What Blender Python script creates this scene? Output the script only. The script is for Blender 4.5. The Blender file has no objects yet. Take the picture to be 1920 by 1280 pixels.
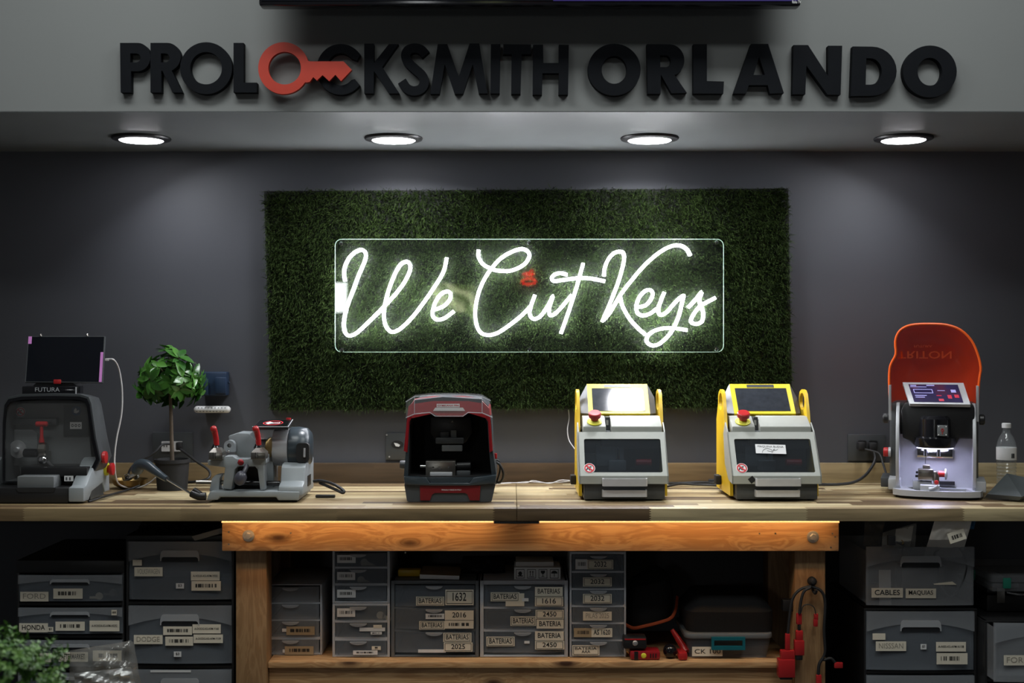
import bpy, bmesh, math, random
import numpy as np
from mathutils import Vector, Matrix
from mathutils.geometry import tessellate_polygon

random.seed(7)
rng = np.random.default_rng(11)
sc = bpy.context.scene
COL = sc.collection
PI = math.pi
F = 2450.0            # focal length in pixels of the 1920 px wide frame
EYE = 1.42            # lens height above the floor
YW, YS, YC = 4.65, 3.85, 3.92      # wall, soffit face, worktop front
ZC = EYE - 313 * YC / F            # worktop height
ZSOF = EYE + 430 * YS / F          # soffit underside


def W(px, py, Y):
    return Vector(((px - 960) * Y / F, Y, EYE - (py - 640) * Y / F))


# ------------------------------------------------------------------ camera, world, lights, exposure
cam_data = bpy.data.cameras.new('camera')
cam = bpy.data.objects.new('camera', cam_data)
COL.objects.link(cam)
cam.location = (0, 0, EYE)
cam.rotation_euler = (PI / 2, 0, 0)
cam_data.sensor_width = 36
cam_data.lens = F / 1920 * 36
cam_data.clip_start = 0.05
cam_data.dof.use_dof = True
cam_data.dof.focus_distance = 4.1
cam_data.dof.aperture_fstop = 2.8
sc.camera = cam
sc.view_settings.view_transform = 'Standard'
sc.view_settings.look = 'None'
sc.view_settings.gamma = 1
sc.view_settings.exposure = 0.0
sc.view_settings.use_curve_mapping = False
wd = bpy.data.worlds.new('world')
wd.use_nodes = True
wd.node_tree.nodes['Background'].inputs[0].default_value = (0.75, 0.82, 1, 1)
wd.node_tree.nodes['Background'].inputs[1].default_value = 0.004
sc.world = wd


def lamp(name, kind, loc, energy, color=(1, 1, 1), rot=(0, 0, 0), **kw):
    d = bpy.data.lights.new(name, kind)
    d.energy = energy
    d.color = color
    for k, v in kw.items():
        setattr(d, k, v)
    o = bpy.data.objects.new(name, d)
    o.location = loc
    o.rotation_euler = rot
    COL.objects.link(o)
    return o


PANEL_SPOTS = [(-1.0, 2.88, 18.0), (1.0, 2.88, 18.0), (-1.15, 1.9, 8.5), (1.15, 1.9, 8.5)]     # room ceiling panels; the pair farther from the wall is added as fill
for x, y, e in PANEL_SPOTS:
    lamp('ceiling_panel_lamp', 'AREA', (x, y, 3.28), e, (0.95, 1.0, 0.98), shape='RECTANGLE', size=1.1, size_y=0.4)
DOWN = [(265, 4.33, -0.45, 3.6), (738, 4.33, 0.0, 5.0), (1218, 4.33, 0.0, 5.0), (1694, 4.33, 0.45, 3.6)]
DOWN_POS = []
for px, y, tilt, e in DOWN:
    p = Vector(((px - 960) * y / F, y, ZSOF))
    DOWN_POS.append(p)
    lamp('downlight_lamp', 'AREA', (p.x, p.y, p.z - 0.017), e, (0.93, 0.96, 1.0), rot=(0, tilt, 0), shape='DISK',
         size=0.13, spread=math.radians(150))

# ------------------------------------------------------------------ materials


def newmat(name):
    m = bpy.data.materials.new(name)
    m.use_nodes = True
    nt = m.node_tree
    return m, nt, nt.nodes['Principled BSDF'], nt.nodes, nt.links


def mat(name, c, rough=0.5, metal=0.0, noise=0.12, scale=30.0, bump=0.0, alpha=1.0, emit=0.0, ecol=None, spec=0.5, trans=0.0):
    m, nt, b, N, L = newmat(name)
    tc = N.new('ShaderNodeTexCoord')
    nz = N.new('ShaderNodeTexNoise')
    nz.inputs['Scale'].default_value = scale
    nz.inputs['Detail'].default_value = 4
    L.new(tc.outputs['Object'], nz.inputs['Vector'])
    mx = N.new('ShaderNodeMix')
    mx.data_type = 'RGBA'
    mx.inputs['A'].default_value = (*[v * (1 - noise) for v in c], 1)
    mx.inputs['B'].default_value = (*[min(1, v * (1 + noise)) for v in c], 1)
    L.new(nz.outputs['Fac'], mx.inputs['Factor'])
    L.new(mx.outputs['Result'], b.inputs['Base Color'])
    b.inputs['Roughness'].default_value = rough
    b.inputs['Metallic'].default_value = metal
    b.inputs['Alpha'].default_value = alpha
    b.inputs['Specular IOR Level'].default_value = spec
    b.inputs['Transmission Weight'].default_value = trans
    if bump:
        bp = N.new('ShaderNodeBump')
        bp.inputs['Strength'].default_value = bump
        bp.inputs['Distance'].default_value = 0.002
        L.new(nz.outputs['Fac'], bp.inputs['Height'])
        L.new(bp.outputs['Normal'], b.inputs['Normal'])
    if emit:
        b.inputs['Emission Color'].default_value = (*(ecol or c), 1)
        b.inputs['Emission Strength'].default_value = emit
    return m


def clearmat(name, tint=(1, 1, 1), body=0.0, bodycol=(0.5, 0.5, 0.5), rough=0.02, ior=1.45):
    """thin clear sheet: see-through plus mirror reflection by fresnel plus a little milky body"""
    m, nt, b, N, L = newmat(name)
    N.remove(b)
    out = N['Material Output']
    t = N.new('ShaderNodeBsdfTransparent')
    t.inputs[0].default_value = (*tint, 1)
    g = N.new('ShaderNodeBsdfGlossy')
    g.inputs['Roughness'].default_value = rough
    lw = N.new('ShaderNodeLayerWeight')
    r0 = ((ior - 1) / (ior + 1)) ** 2
    frs = mathn(N, L, 'MULTIPLY_ADD', mathn(N, L, 'POWER', lw.outputs['Facing'], 5.0), 1 - r0, r0)
    d = N.new('ShaderNodeBsdfDiffuse')
    nz = N.new('ShaderNodeTexNoise')
    nz.inputs['Scale'].default_value = 18
    rp = N.new('ShaderNodeMix')
    rp.data_type = 'RGBA'
    rp.inputs['A'].default_value = (*[v * 0.85 for v in bodycol], 1)
    rp.inputs['B'].default_value = (*bodycol, 1)
    L.new(nz.outputs['Fac'], rp.inputs['Factor'])
    L.new(rp.outputs['Result'], d.inputs['Color'])
    m1 = N.new('ShaderNodeMixShader')
    m1.inputs[0].default_value = body
    L.new(t.outputs[0], m1.inputs[1])
    L.new(d.outputs[0], m1.inputs[2])
    m2 = N.new('ShaderNodeMixShader')
    L.new(frs, m2.inputs[0])
    L.new(m1.outputs[0], m2.inputs[1])
    L.new(g.outputs[0], m2.inputs[2])
    L.new(m2.outputs[0], out.inputs['Surface'])
    return m


def mathn(N, L, op, a, b=None, c=None):
    n = N.new('ShaderNodeMath')
    n.operation = op
    for i, v in enumerate((a, b, c)):
        if v is None:
            continue
        if isinstance(v, (int, float)):
            n.inputs[i].default_value = v
        else:
            L.new(v, n.inputs[i])
    return n.outputs[0]


def butcher(name, row_h, length, axis='Y', dark=1.0):
    """glued wood staves with finger joints, running along X; rows along axis"""
    m, nt, b, N, L = newmat(name)
    tc = N.new('ShaderNodeTexCoord')
    sp = N.new('ShaderNodeSeparateXYZ')
    L.new(tc.outputs['Object'], sp.inputs[0])
    x, r = sp.outputs['X'], sp.outputs[axis]
    row = mathn(N, L, 'FLOOR', mathn(N, L, 'DIVIDE', r, row_h))
    wn = N.new('ShaderNodeTexWhiteNoise')
    wn.noise_dimensions = '1D'
    L.new(row, wn.inputs['W'])
    fz = mathn(N, L, 'PINGPONG', sp.outputs['Z'], 0.0035)
    xs = mathn(N, L, 'ADD', x, mathn(N, L, 'MULTIPLY', fz, 2.2))
    xs = mathn(N, L, 'ADD', mathn(N, L, 'DIVIDE', xs, length), mathn(N, L, 'MULTIPLY', wn.outputs['Value'], 7.3))
    col = mathn(N, L, 'FLOOR', xs)
    cb = N.new('ShaderNodeCombineXYZ')
    L.new(row, cb.inputs[0])
    L.new(col, cb.inputs[1])
    w2 = N.new('ShaderNodeTexWhiteNoise')
    w2.noise_dimensions = '3D'
    L.new(cb.outputs[0], w2.inputs['Vector'])
    rp = N.new('ShaderNodeValToRGB')
    el = rp.color_ramp.elements
    stops = [(0.0, (0.075, 0.046, 0.024)), (0.18, (0.19, 0.125, 0.062)), (0.38, (0.31, 0.225, 0.115)),
             (0.6, (0.44, 0.345, 0.19)), (0.82, (0.52, 0.43, 0.26)), (1.0, (0.24, 0.16, 0.08))]
    el[0].position, el[0].color = stops[0][0], (*stops[0][1], 1)
    el[1].position, el[1].color = stops[-1][0], (*stops[-1][1], 1)
    for p, c in stops[1:-1]:
        e = el.new(p)
        e.color = (*c, 1)
    L.new(w2.outputs['Value'], rp.inputs[0])
    mp = N.new('ShaderNodeMapping')
    mp.inputs['Scale'].default_value = (3, 45, 45)
    L.new(tc.outputs['Object'], mp.inputs['Vector'])
    ofs = N.new('ShaderNodeVectorMath')
    ofs.operation = 'MULTIPLY_ADD'
    L.new(w2.outputs['Color'], ofs.inputs[0])
    ofs.inputs[1].default_value = (9, 9, 9)
    L.new(mp.outputs[0], ofs.inputs[2])
    nz = N.new('ShaderNodeTexNoise')
    nz.inputs['Scale'].default_value = 1
    nz.inputs['Detail'].default_value = 6
    nz.inputs['Distortion'].default_value = 0.6
    L.new(ofs.outputs[0], nz.inputs['Vector'])
    v = mathn(N, L, 'MULTIPLY_ADD', nz.outputs['Fac'], 1.5, 0.25)
    v = mathn(N, L, 'MULTIPLY', v, dark)
    fr = mathn(N, L, 'FRACT', mathn(N, L, 'DIVIDE', r, row_h))
    gap = mathn(N, L, 'MULTIPLY_ADD', mathn(N, L, 'LESS_THAN', fr, 0.03), -0.35, 1.0)
    v = mathn(N, L, 'MULTIPLY', v, gap)
    mu = N.new('ShaderNodeVectorMath')
    mu.operation = 'SCALE'
    L.new(rp.outputs['Color'], mu.inputs[0])
    L.new(v, mu.inputs['Scale'])
    L.new(mu.outputs[0], b.inputs['Base Color'])
    b.inputs['Roughness'].default_value = 0.42
    return m


def pine(name, axis, c1=(0.36, 0.17, 0.06), c2=(0.56, 0.31, 0.13), knots=3.2, rough=0.5):
    m, nt, b, N, L = newmat(name)
    tc = N.new('ShaderNodeTexCoord')
    mp = N.new('ShaderNodeMapping')
    s = [30.0, 30.0, 30.0]
    s['XYZ'.index(axis)] = 1.6
    mp.inputs['Scale'].default_value = s
    L.new(tc.outputs['Object'], mp.inputs['Vector'])
    # knots: sparse stretched voronoi cells that also bend the grain
    mk = N.new('ShaderNodeMapping')
    k = [knots * 2.6] * 3
    k['XYZ'.index(axis)] = knots
    mk.inputs['Scale'].default_value = k
    L.new(tc.outputs['Object'], mk.inputs['Vector'])
    vo = N.new('ShaderNodeTexVoronoi')
    vo.inputs['Scale'].default_value = 1
    L.new(mk.outputs[0], vo.inputs['Vector'])
    ad = N.new('ShaderNodeVectorMath')
    ad.operation = 'ADD'
    L.new(mp.outputs[0], ad.inputs[0])
    kk = mathn(N, L, 'MULTIPLY', mathn(N, L, 'POWER', mathn(N, L, 'SUBTRACT', 1.0, vo.outputs['Distance']), 3.0), 1.5)
    L.new(kk, ad.inputs[1])
    nz = N.new('ShaderNodeTexNoise')
    nz.inputs['Scale'].default_value = 1
    nz.inputs['Detail'].default_value = 5
    nz.inputs['Distortion'].default_value = 0.5
    L.new(ad.outputs[0], nz.inputs['Vector'])
    wv = mathn(N, L, 'SINE', mathn(N, L, 'MULTIPLY', nz.outputs['Fac'], 38.0))
    wv = mathn(N, L, 'MULTIPLY_ADD', wv, 0.3, 0.5)
    mx = N.new('ShaderNodeMix')
    mx.data_type = 'RGBA'
    mx.inputs['A'].default_value = (*c1, 1)
    mx.inputs['B'].default_value = (*c2, 1)
    L.new(wv, mx.inputs['Factor'])
    kr = N.new('ShaderNodeMapRange')
    kr.inputs['From Min'].default_value = 0.05
    kr.inputs['From Max'].default_value = 0.16
    L.new(vo.outputs['Distance'], kr.inputs['Value'])
    m2 = N.new('ShaderNodeMix')
    m2.data_type = 'RGBA'
    m2.inputs['A'].default_value = (0.06, 0.022, 0.01, 1)
    L.new(mx.outputs['Result'], m2.inputs['B'])
    L.new(kr.outputs[0], m2.inputs['Factor'])
    L.new(m2.outputs['Result'], b.inputs['Base Color'])
    b.inputs['Roughness'].default_value = rough
    return m


M = dict(
    wall=mat('dark_grey_wall_paint', (0.070, 0.0735, 0.087), 0.6, noise=0.08, scale=2.5, bump=0.02),
    face=mat('light_grey_wall_paint', (0.21, 0.217, 0.217), 0.75, noise=0.04, scale=3, bump=0.03),
    soffit=mat('charcoal_ceiling_paint', (0.155, 0.168, 0.168), 0.34, noise=0.2, scale=4, bump=0.04),
    floor=mat('floor_concrete', (0.05, 0.05, 0.05), 0.5, scale=6),
    ceil=mat('ceiling_white', (0.5, 0.5, 0.5), 0.9, scale=5),
    dim=mat('room_wall_paint', (0.14, 0.14, 0.145), 0.8, scale=4),
    blacklet=mat('black_letter_foam', (0.0065, 0.0075, 0.010), 0.7, noise=0.2, spec=0.1),
    red=mat('red_letter_paint', (0.46, 0.030, 0.011), 0.5, noise=0.1),
    black=mat('black_plastic', (0.012, 0.012, 0.013), 0.4),
    blackg=mat('black_gloss', (0.008, 0.008, 0.01), 0.12),
    blackm=mat('black_matt', (0.008, 0.008, 0.009), 0.7),
    rubber=mat('black_rubber', (0.014, 0.014, 0.015), 0.55),
    dgrey=mat('dark_grey_plastic', (0.055, 0.06, 0.064), 0.38),
    slate=mat('slate_blue_plastic', (0.032, 0.044, 0.054), 0.32),
    mgrey=mat('mid_grey_plastic', (0.16, 0.17, 0.175), 0.45),
    lgrey=mat('light_grey_enamel', (0.27, 0.295, 0.31), 0.4, noise=0.05),
    cover=mat('pale_grey_powder_coat', (0.39, 0.40, 0.365), 0.45, noise=0.05, scale=60),
    silver=mat('brushed_silver', (0.62, 0.63, 0.65), 0.36, 0.75, noise=0.06, scale=80),
    wing=mat('grey_screen_shell', (0.15, 0.155, 0.165), 0.5, 0.2, noise=0.15, scale=50),
    bar=mat('pale_handle_metal', (0.60, 0.60, 0.62), 0.4, 0.2, noise=0.08, scale=40),
    card=mat('slate_card', (0.085, 0.097, 0.102), 0.55),
    satin=mat('satin_aluminium', (0.50, 0.51, 0.535), 0.5, 0.3, noise=0.05, scale=60),
    chrome=mat('chrome', (0.72, 0.72, 0.74), 0.12, 1.0, noise=0.04),
    steel=mat('tool_steel', (0.36, 0.34, 0.31), 0.3, 1.0, noise=0.15),
    brass=mat('brass', (0.32, 0.22, 0.09), 0.38, 1.0),
    redp=mat('red_plastic', (0.42, 0.018, 0.02), 0.3, noise=0.08),
    reddk=mat('deep_red_panel', (0.17, 0.006, 0.010), 0.35, noise=0.08),
    redd=mat('dark_red_shell', (0.30, 0.012, 0.018), 0.3, noise=0.08),
    yellow=mat('yellow_enamel', (0.72, 0.47, 0.02), 0.35, noise=0.06),
    yellowb=mat('yellow_screen_frame', (0.78, 0.62, 0.02), 0.4, noise=0.05),
    limey=mat('yellow_collar', (0.75, 0.72, 0.05), 0.5),
    white=mat('white_plastic', (0.72, 0.72, 0.72), 0.4, noise=0.04),
    paper=mat('label_paper', (0.74, 0.68, 0.56), 0.7, noise=0.06),
    paperw=mat('white_label', (0.74, 0.74, 0.74), 0.6, noise=0.03),
    tan=mat('tan_cardboard', (0.40, 0.30, 0.18), 0.8, noise=0.1),
    ink=mat('black_ink', (0.012, 0.012, 0.014), 0.6),
    inkg=mat('grey_ink', (0.30, 0.27, 0.22), 0.7),
    inkr=mat('red_ink', (0.55, 0.02, 0.03), 0.6),
    inkw=mat('white_ink', (0.8, 0.8, 0.8), 0.6),
    inkb=mat('blue_ink', (0.02, 0.05, 0.12), 0.5),
    screen=mat('dark_screen_glass', (0.006, 0.007, 0.010), 0.06),
    screen_mirror=mat('dusty_screen_glass', (0.03, 0.034, 0.042), 0.09, noise=0.5, scale=40),
    frost=mat('frosted_plastic', (0.40, 0.42, 0.45), 0.33, alpha=0.30, noise=0.05),
    frostd=mat('smoky_frosted_plastic', (0.24, 0.27, 0.31), 0.3, alpha=0.32, noise=0.06),
    recess_shade=mat('painted_recess_shade', (0.02, 0.022, 0.026), 0.5, alpha=0.6, noise=0.05),
    frosth=mat('frosted_handle_plastic', (0.55, 0.57, 0.6), 0.35, alpha=0.5, noise=0.05),
    fwhite=mat('milky_white_frame', (0.52, 0.54, 0.58), 0.4, noise=0.05),
    fgrey=mat('grey_frame_plastic', (0.14, 0.155, 0.17), 0.4, noise=0.05),
    clear=clearmat('clear_polycarbonate', body=0.035),
    milky=clearmat('milky_clear_lid', (0.96, 0.95, 0.95), body=0.11, bodycol=(0.8, 0.78, 0.8), rough=0.1, ior=1.6),
    bottleclear=clearmat('bottle_plastic', (0.95, 0.97, 0.97), body=0.12, bodycol=(0.55, 0.58, 0.6), rough=0.06, ior=1.6),
    smoke=clearmat('smoky_window', (0.66, 0.70, 0.74), body=0.07, bodycol=(0.2, 0.22, 0.24)),
    acrylic=clearmat('clear_acrylic', (0.97, 0.985, 0.975), body=0.004, bodycol=(0.6, 0.65, 0.62), rough=0.012, ior=1.55),
    edge=mat('acrylic_edge_painted_glow', (0.72, 0.92, 0.80), 0.3, alpha=0.8, noise=0.04, emit=0.22, ecol=(0.75, 1.0, 0.85)),
    bagclear=clearmat('clear_bag_film', (0.86, 0.86, 0.84), body=0.16, bodycol=(0.6, 0.58, 0.54), rough=0.12),
    bagwhite=mat('white_mailer_film', (0.80, 0.75, 0.68), 0.3, noise=0.08, scale=12, bump=0.3),
    blue=mat('navy_blue_plastic', (0.015, 0.032, 0.07), 0.4),
    bluep=mat('bright_blue_film', (0.02, 0.16, 0.36), 0.4),
    teal=mat('teal_latch_plastic', (0.006, 0.12, 0.15), 0.4),
    green=mat('green_latch_plastic', (0.02, 0.24, 0.16), 0.4),
    orange=mat('orange_clear_shield', (0.86, 0.062, 0.007), 0.18, alpha=0.84, noise=0.06, scale=8),
    orangeb=mat('orange_shield_rim_painted_light', (1.0, 0.14, 0.02), 0.3, noise=0.04),
    orangec=mat('orange_piping', (0.62, 0.10, 0.025), 0.6),
    fabric=mat('black_fabric', (0.010, 0.010, 0.011), 0.85, bump=0.3, scale=200),
    soil=mat('pot_soil', (0.02, 0.014, 0.009), 0.9, noise=0.4, scale=80),
    trunk=mat('bark', (0.085, 0.062, 0.042), 0.8, noise=0.4, scale=60),
    cordw=mat('white_cord', (0.62, 0.60, 0.60), 0.5),
    purple=mat('violet_grey_knob', (0.062, 0.062, 0.08), 0.3),
    oak=butcher('butcher_block_staves', 0.043, 0.47),
    oakback=butcher('backsplash_staves', 0.21, 0.47, 'Z', dark=0.85),
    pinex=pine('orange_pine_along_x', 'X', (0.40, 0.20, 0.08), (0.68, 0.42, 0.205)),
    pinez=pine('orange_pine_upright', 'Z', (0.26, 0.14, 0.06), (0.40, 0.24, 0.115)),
    neon=mat('white_neon_glow', (0.9, 0.9, 0.95), 0.4, emit=66.0, ecol=(0.93, 0.94, 1.0)),
    lens=mat('downlight_diffuser', (0.9, 0.9, 0.9), 0.5, emit=22.0, ecol=(0.97, 0.96, 1.0)),
    led=mat('led_ring_glow', (0.9, 0.9, 1), 0.5, emit=4.0, ecol=(0.72, 0.72, 1.0)),
    strip=mat('warm_led_strip', (1, 0.6, 0.2), 0.5, emit=17.0, ecol=(1.0, 0.58, 0.24)),
    striplip=mat('lit_channel_lip', (1, 0.8, 0.4), 0.5, emit=1.05, ecol=(1.0, 0.52, 0.15)),
    lightbox=mat('backlit_white_panel', (0.9, 0.9, 0.9), 0.5, emit=16.0, ecol=(0.95, 0.98, 1)),
    redneon=mat('red_neon_glow', (0.9, 0.05, 0.03), 0.5, emit=9.0, ecol=(1, 0.02, 0.015)),
    troffer=mat('ceiling_panel_diffuser', (0.8, 0.8, 0.8), 0.5, emit=1.5, ecol=(0.95, 1, 0.98)),
)


def palm_mat():
    m, nt, b, N, L = newmat('sunlit_palm_window')
    tc = N.new('ShaderNodeTexCoord')
    wv = N.new('ShaderNodeTexWave')
    wv.bands_direction = 'DIAGONAL'
    wv.inputs['Scale'].default_value = 3
    wv.inputs['Distortion'].default_value = 9
    wv.inputs['Detail'].default_value = 3
    L.new(tc.outputs['Object'], wv.inputs['Vector'])
    rp = N.new('ShaderNodeValToRGB')
    rp.color_ramp.elements[0].color = (0.10, 0.13, 0.04, 1)
    rp.color_ramp.elements[1].color = (0.72, 0.75, 0.42, 1)
    L.new(wv.outputs['Fac'], rp.inputs[0])
    L.new(rp.outputs['Color'], b.inputs['Emission Color'])
    L.new(rp.outputs['Color'], b.inputs['Base Color'])
    b.inputs['Emission Strength'].default_value = 5.0
    return m


def leafmat(name, c1, c2, rough=0.4, spec=0.5):
    m, nt, b, N, L = newmat(name)
    ge = N.new('ShaderNodeNewGeometry')
    mx = N.new('ShaderNodeMix')
    mx.data_type = 'RGBA'
    mx.inputs['A'].default_value = (*c1, 1)
    mx.inputs['B'].default_value = (*c2, 1)
    L.new(ge.outputs['Random Per Island'], mx.inputs['Factor'])
    L.new(mx.outputs['Result'], b.inputs['Base Color'])
    b.inputs['Roughness'].default_value = rough
    b.inputs['Specular IOR Level'].default_value = spec
    return m


def ui_mat():
    m, nt, b, N, L = newmat('purple_touch_screen')
    tc = N.new('ShaderNodeTexCoord')
    nz = N.new('ShaderNodeTexNoise')
    nz.inputs['Scale'].default_value = 14
    L.new(tc.outputs['Object'], nz.inputs['Vector'])
    rp = N.new('ShaderNodeValToRGB')
    el = rp.color_ramp.elements
    el[0].position, el[0].color = 0.40, (0.020, 0.010, 0.075, 1)
    el[1].position, el[1].color = 0.72, (0.16, 0.015, 0.03, 1)
    e = el.new(0.52)
    e.color = (0.035, 0.018, 0.11, 1)
    L.new(nz.outputs['Fac'], rp.inputs[0])
    L.new(rp.outputs['Color'], b.inputs['Emission Color'])
    b.inputs['Base Color'].default_value = (0.01, 0.01, 0.02, 1)
    b.inputs['Emission Strength'].default_value = 0.5
    b.inputs['Roughness'].default_value = 0.6
    b.inputs['Specular IOR Level'].default_value = 0.15
    return m


M['palm'] = palm_mat()
M['turf'] = leafmat('artificial_turf_green', (0.010, 0.022, 0.005), (0.078, 0.122, 0.034), 0.6, 0.12)
M['leaf'] = leafmat('glossy_green_leaf', (0.018, 0.075, 0.012), (0.07, 0.20, 0.03), 0.3, 0.5)
M['box'] = leafmat('boxwood_leaf', (0.035, 0.11, 0.02), (0.16, 0.30, 0.07), 0.45, 0.4)
M['ui'] = ui_mat()
M['uilit'] = mat('screen_icon_glow', (0.3, 0.3, 0.6), 0.5, emit=0.4, ecol=(0.45, 0.4, 0.9))
M['uired'] = mat('screen_red_glow', (0.3, 0.0, 0.03), 0.5, emit=0.45, ecol=(0.7, 0.03, 0.06))
M['pink'] = mat('painted_pink_reflection', (0.3, 0.1, 0.3), 0.5, emit=0.28, ecol=(0.62, 0.24, 0.60))
M['tvglow'] = mat('tv_screen_glow', (0.01, 0.01, 0.03), 0.2, emit=0.25, ecol=(0.10, 0.07, 0.40))

# ------------------------------------------------------------------ mesh builder


def catmull(pts, n=6, closed=False):
    pts = [Vector(p) for p in pts]
    k = len(pts)
    out = []
    rngk = range(k if closed else k - 1)
    for i in rngk:
        if closed:
            p0, p1, p2, p3 = pts[(i - 1) % k], pts[i], pts[(i + 1) % k], pts[(i + 2) % k]
        else:
            p1, p2 = pts[i], pts[i + 1]
            p0 = pts[i - 1] if i > 0 else p1 * 2 - p2
            p3 = pts[i + 2] if i + 2 < k else p2 * 2 - p1
        for j in range(n):
            t = j / n
            out.append(0.5 * ((2 * p1) + (p2 - p0) * t + (2 * p0 - 5 * p1 + 4 * p2 - p3) * t * t
                              + (3 * p1 - p0 - 3 * p2 + p3) * t ** 3))
    if not closed:
        out.append(pts[-1])
    return out


_text_cache = {}


def text_geo(s, bold=True):
    key = (s, bold)
    if key not in _text_cache:
        c = bpy.data.curves.new('lettering', 'FONT')
        c.body = s
        c.size = 1
        c.offset = 0.011 if bold else 0.0
        c.resolution_u = 3
        c.fill_mode = 'FRONT'
        o = bpy.data.objects.new('lettering', c)
        COL.objects.link(o)
        dg = bpy.context.evaluated_depsgraph_get()
        me = bpy.data.meshes.new_from_object(o.evaluated_get(dg))
        vs = [(v.co.x, v.co.y) for v in me.vertices]
        fs = [tuple(p.vertices) for p in me.polygons]
        bpy.data.objects.remove(o)
        bpy.data.curves.remove(c)
        bpy.data.meshes.remove(me)
        xs = [v[0] for v in vs]
        ys = [v[1] for v in vs]
        x0, x1, y0, y1 = min(xs), max(xs), min(ys), max(ys)
        _text_cache[key] = ([((x - x0) / (x1 - x0), (y - y0) / max(1e-6, y1 - y0)) for x, y in vs], fs)
    return _text_cache[key]


AX = {'y': lambda u, v, w: (u, w, v), 'x': lambda u, v, w: (w, u, v), 'z': lambda u, v, w: (u, v, w)}


class MB:
    def __init__(s, m='black', world=True):
        s.v, s.f, s.mi, s.mats = [], [], [], []
        s.world = world
        s.X = Matrix.Identity(4)
        s.use(m)

    def use(s, m):
        m = M[m] if isinstance(m, str) else m
        if m not in s.mats:
            s.mats.append(m)
        s.cur = s.mats.index(m)
        return s

    def add(s, vs, fs):
        o = len(s.v)
        s.v += [s.X @ Vector(v) for v in vs]
        s.f += [tuple(i + o for i in f) for f in fs]
        s.mi += [s.cur] * len(fs)
        return s

    def addbm(s, bm):
        bm.verts.index_update()
        s.add([v.co.copy() for v in bm.verts], [tuple(v.index for v in f.verts) for f in bm.faces])
        bm.free()
        return s

    def _bev(s, vs, fs, b, seg=2, ang=25):
        bm = bmesh.new()
        bv = [bm.verts.new(v) for v in vs]
        for f in fs:
            try:
                bm.faces.new([bv[i] for i in f])
            except ValueError:
                pass
        bmesh.ops.recalc_face_normals(bm, faces=bm.faces)
        ed = [e for e in bm.edges if len(e.link_faces) == 2 and e.calc_face_angle(0) > math.radians(ang)]
        bmesh.ops.bevel(bm, geom=ed, offset=b, segments=seg, affect='EDGES', clamp_overlap=True, profile=0.5)
        return s.addbm(bm)

    def box(s, a, c, b=0.0):
        x0, x1 = sorted((a[0], c[0]))
        y0, y1 = sorted((a[1], c[1]))
        z0, z1 = sorted((a[2], c[2]))
        vs = [(x, y, z) for x in (x0, x1) for y in (y0, y1) for z in (z0, z1)]
        fs = [(0, 1, 3, 2), (4, 6, 7, 5), (0, 4, 5, 1), (2, 3, 7, 6), (0, 2, 6, 4), (1, 5, 7, 3)]
        return s._bev(vs, fs, b) if b else s.add(vs, fs)

    def pbox(s, x0, y0, x1, y1, Y, d, b=0.0):
        p, q = W(x0, y0, Y), W(x1, y1, Y)
        return s.box((p.x, Y, p.z), (q.x, Y + d, q.z), b)

    def prism(s, loops, a0, a1, axis='y', b=0.0):
        """loops: outer ring then hole rings of (u, v)"""
        if not isinstance(loops[0][0], (list, tuple, Vector)):
            loops = [loops]
        g = AX[axis]
        flat = [p for l in loops for p in l]
        n = len(flat)
        vs = [g(p[0], p[1], a0) for p in flat] + [g(p[0], p[1], a1) for p in flat]
        fs = []
        if len(loops) == 1:
            fs += [tuple(range(n)), tuple(reversed(range(n, 2 * n)))]
        else:
            for t in tessellate_polygon([[Vector((p[0], p[1], 0)) for p in l] for l in loops]):
                fs += [tuple(t), tuple(i + n for i in reversed(t))]
        o = 0
        for l in loops:
            k = len(l)
            for i in range(k):
                j = (i + 1) % k
                fs.append((o + i, o + j, n + o + j, n + o + i))
            o += k
        return s._bev(vs, fs, b) if b else s.add(vs, fs)

    def ppoly(s, loops, Y, d, b=0.0):
        if not isinstance(loops[0][0], (list, tuple)):
            loops = [loops]
        return s.prism([[(W(x, y, Y).x, W(x, y, Y).z) for x, y in l] for l in loops], Y, Y + d, 'y', b)

    def loft(s, rings, caps=(True, True), closed=True):
        n = len(rings[0])
        vs = [p for r in rings for p in r]
        fs = []
        for i in range(len(rings) - 1):
            for j in range(n if closed else n - 1):
                k = (j + 1) % n
                fs.append((i * n + j, i * n + k, (i + 1) * n + k, (i + 1) * n + j))
        if caps[0]:
            fs.append(tuple(reversed(range(n))))
        if caps[1]:
            fs.append(tuple(range((len(rings) - 1) * n, len(rings) * n)))
        return s.add(vs, fs)

    def lathe(s, prof, o, d=(0, 0, 1), n=28):
        d = Vector(d).normalized()
        u = d.orthogonal().normalized()
        w = d.cross(u)
        o = Vector(o)
        rings = [[o + d * h + (u * math.cos(2 * PI * i / n) + w * math.sin(2 * PI * i / n)) * max(r, 1e-5)
                  for i in range(n)] for r, h in prof]
        return s.loft(rings, (prof[0][0] > 2e-5, prof[-1][0] > 2e-5))

    def cyl(s, a, b, r0, r1=None, n=24, bev=0.0):
        a, b = Vector(a), Vector(b)
        h = (b - a).length
        r1 = r0 if r1 is None else r1
        pr = [(r0, 0), (r1, h)]
        if bev:
            pr = [(r0 - bev, 0), (r0, bev), (r1, h - bev), (r1 - bev, h)]
        return s.lathe(pr, a, b - a, n)

    def ball(s, c, r, n=20, sc_=(1, 1, 1)):
        c = Vector(c)
        rings = []
        for i in range(n // 2 + 1):
            t = PI * i / (n // 2)
            rr = max(math.sin(t), 1e-4)
            rings.append([c + Vector((sc_[0] * r * rr * math.cos(2 * PI * j / n), sc_[1] * r * rr * math.sin(2 * PI * j / n),
                                      sc_[2] * r * -math.cos(t))) for j in range(n)])
        return s.loft(rings)

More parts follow.
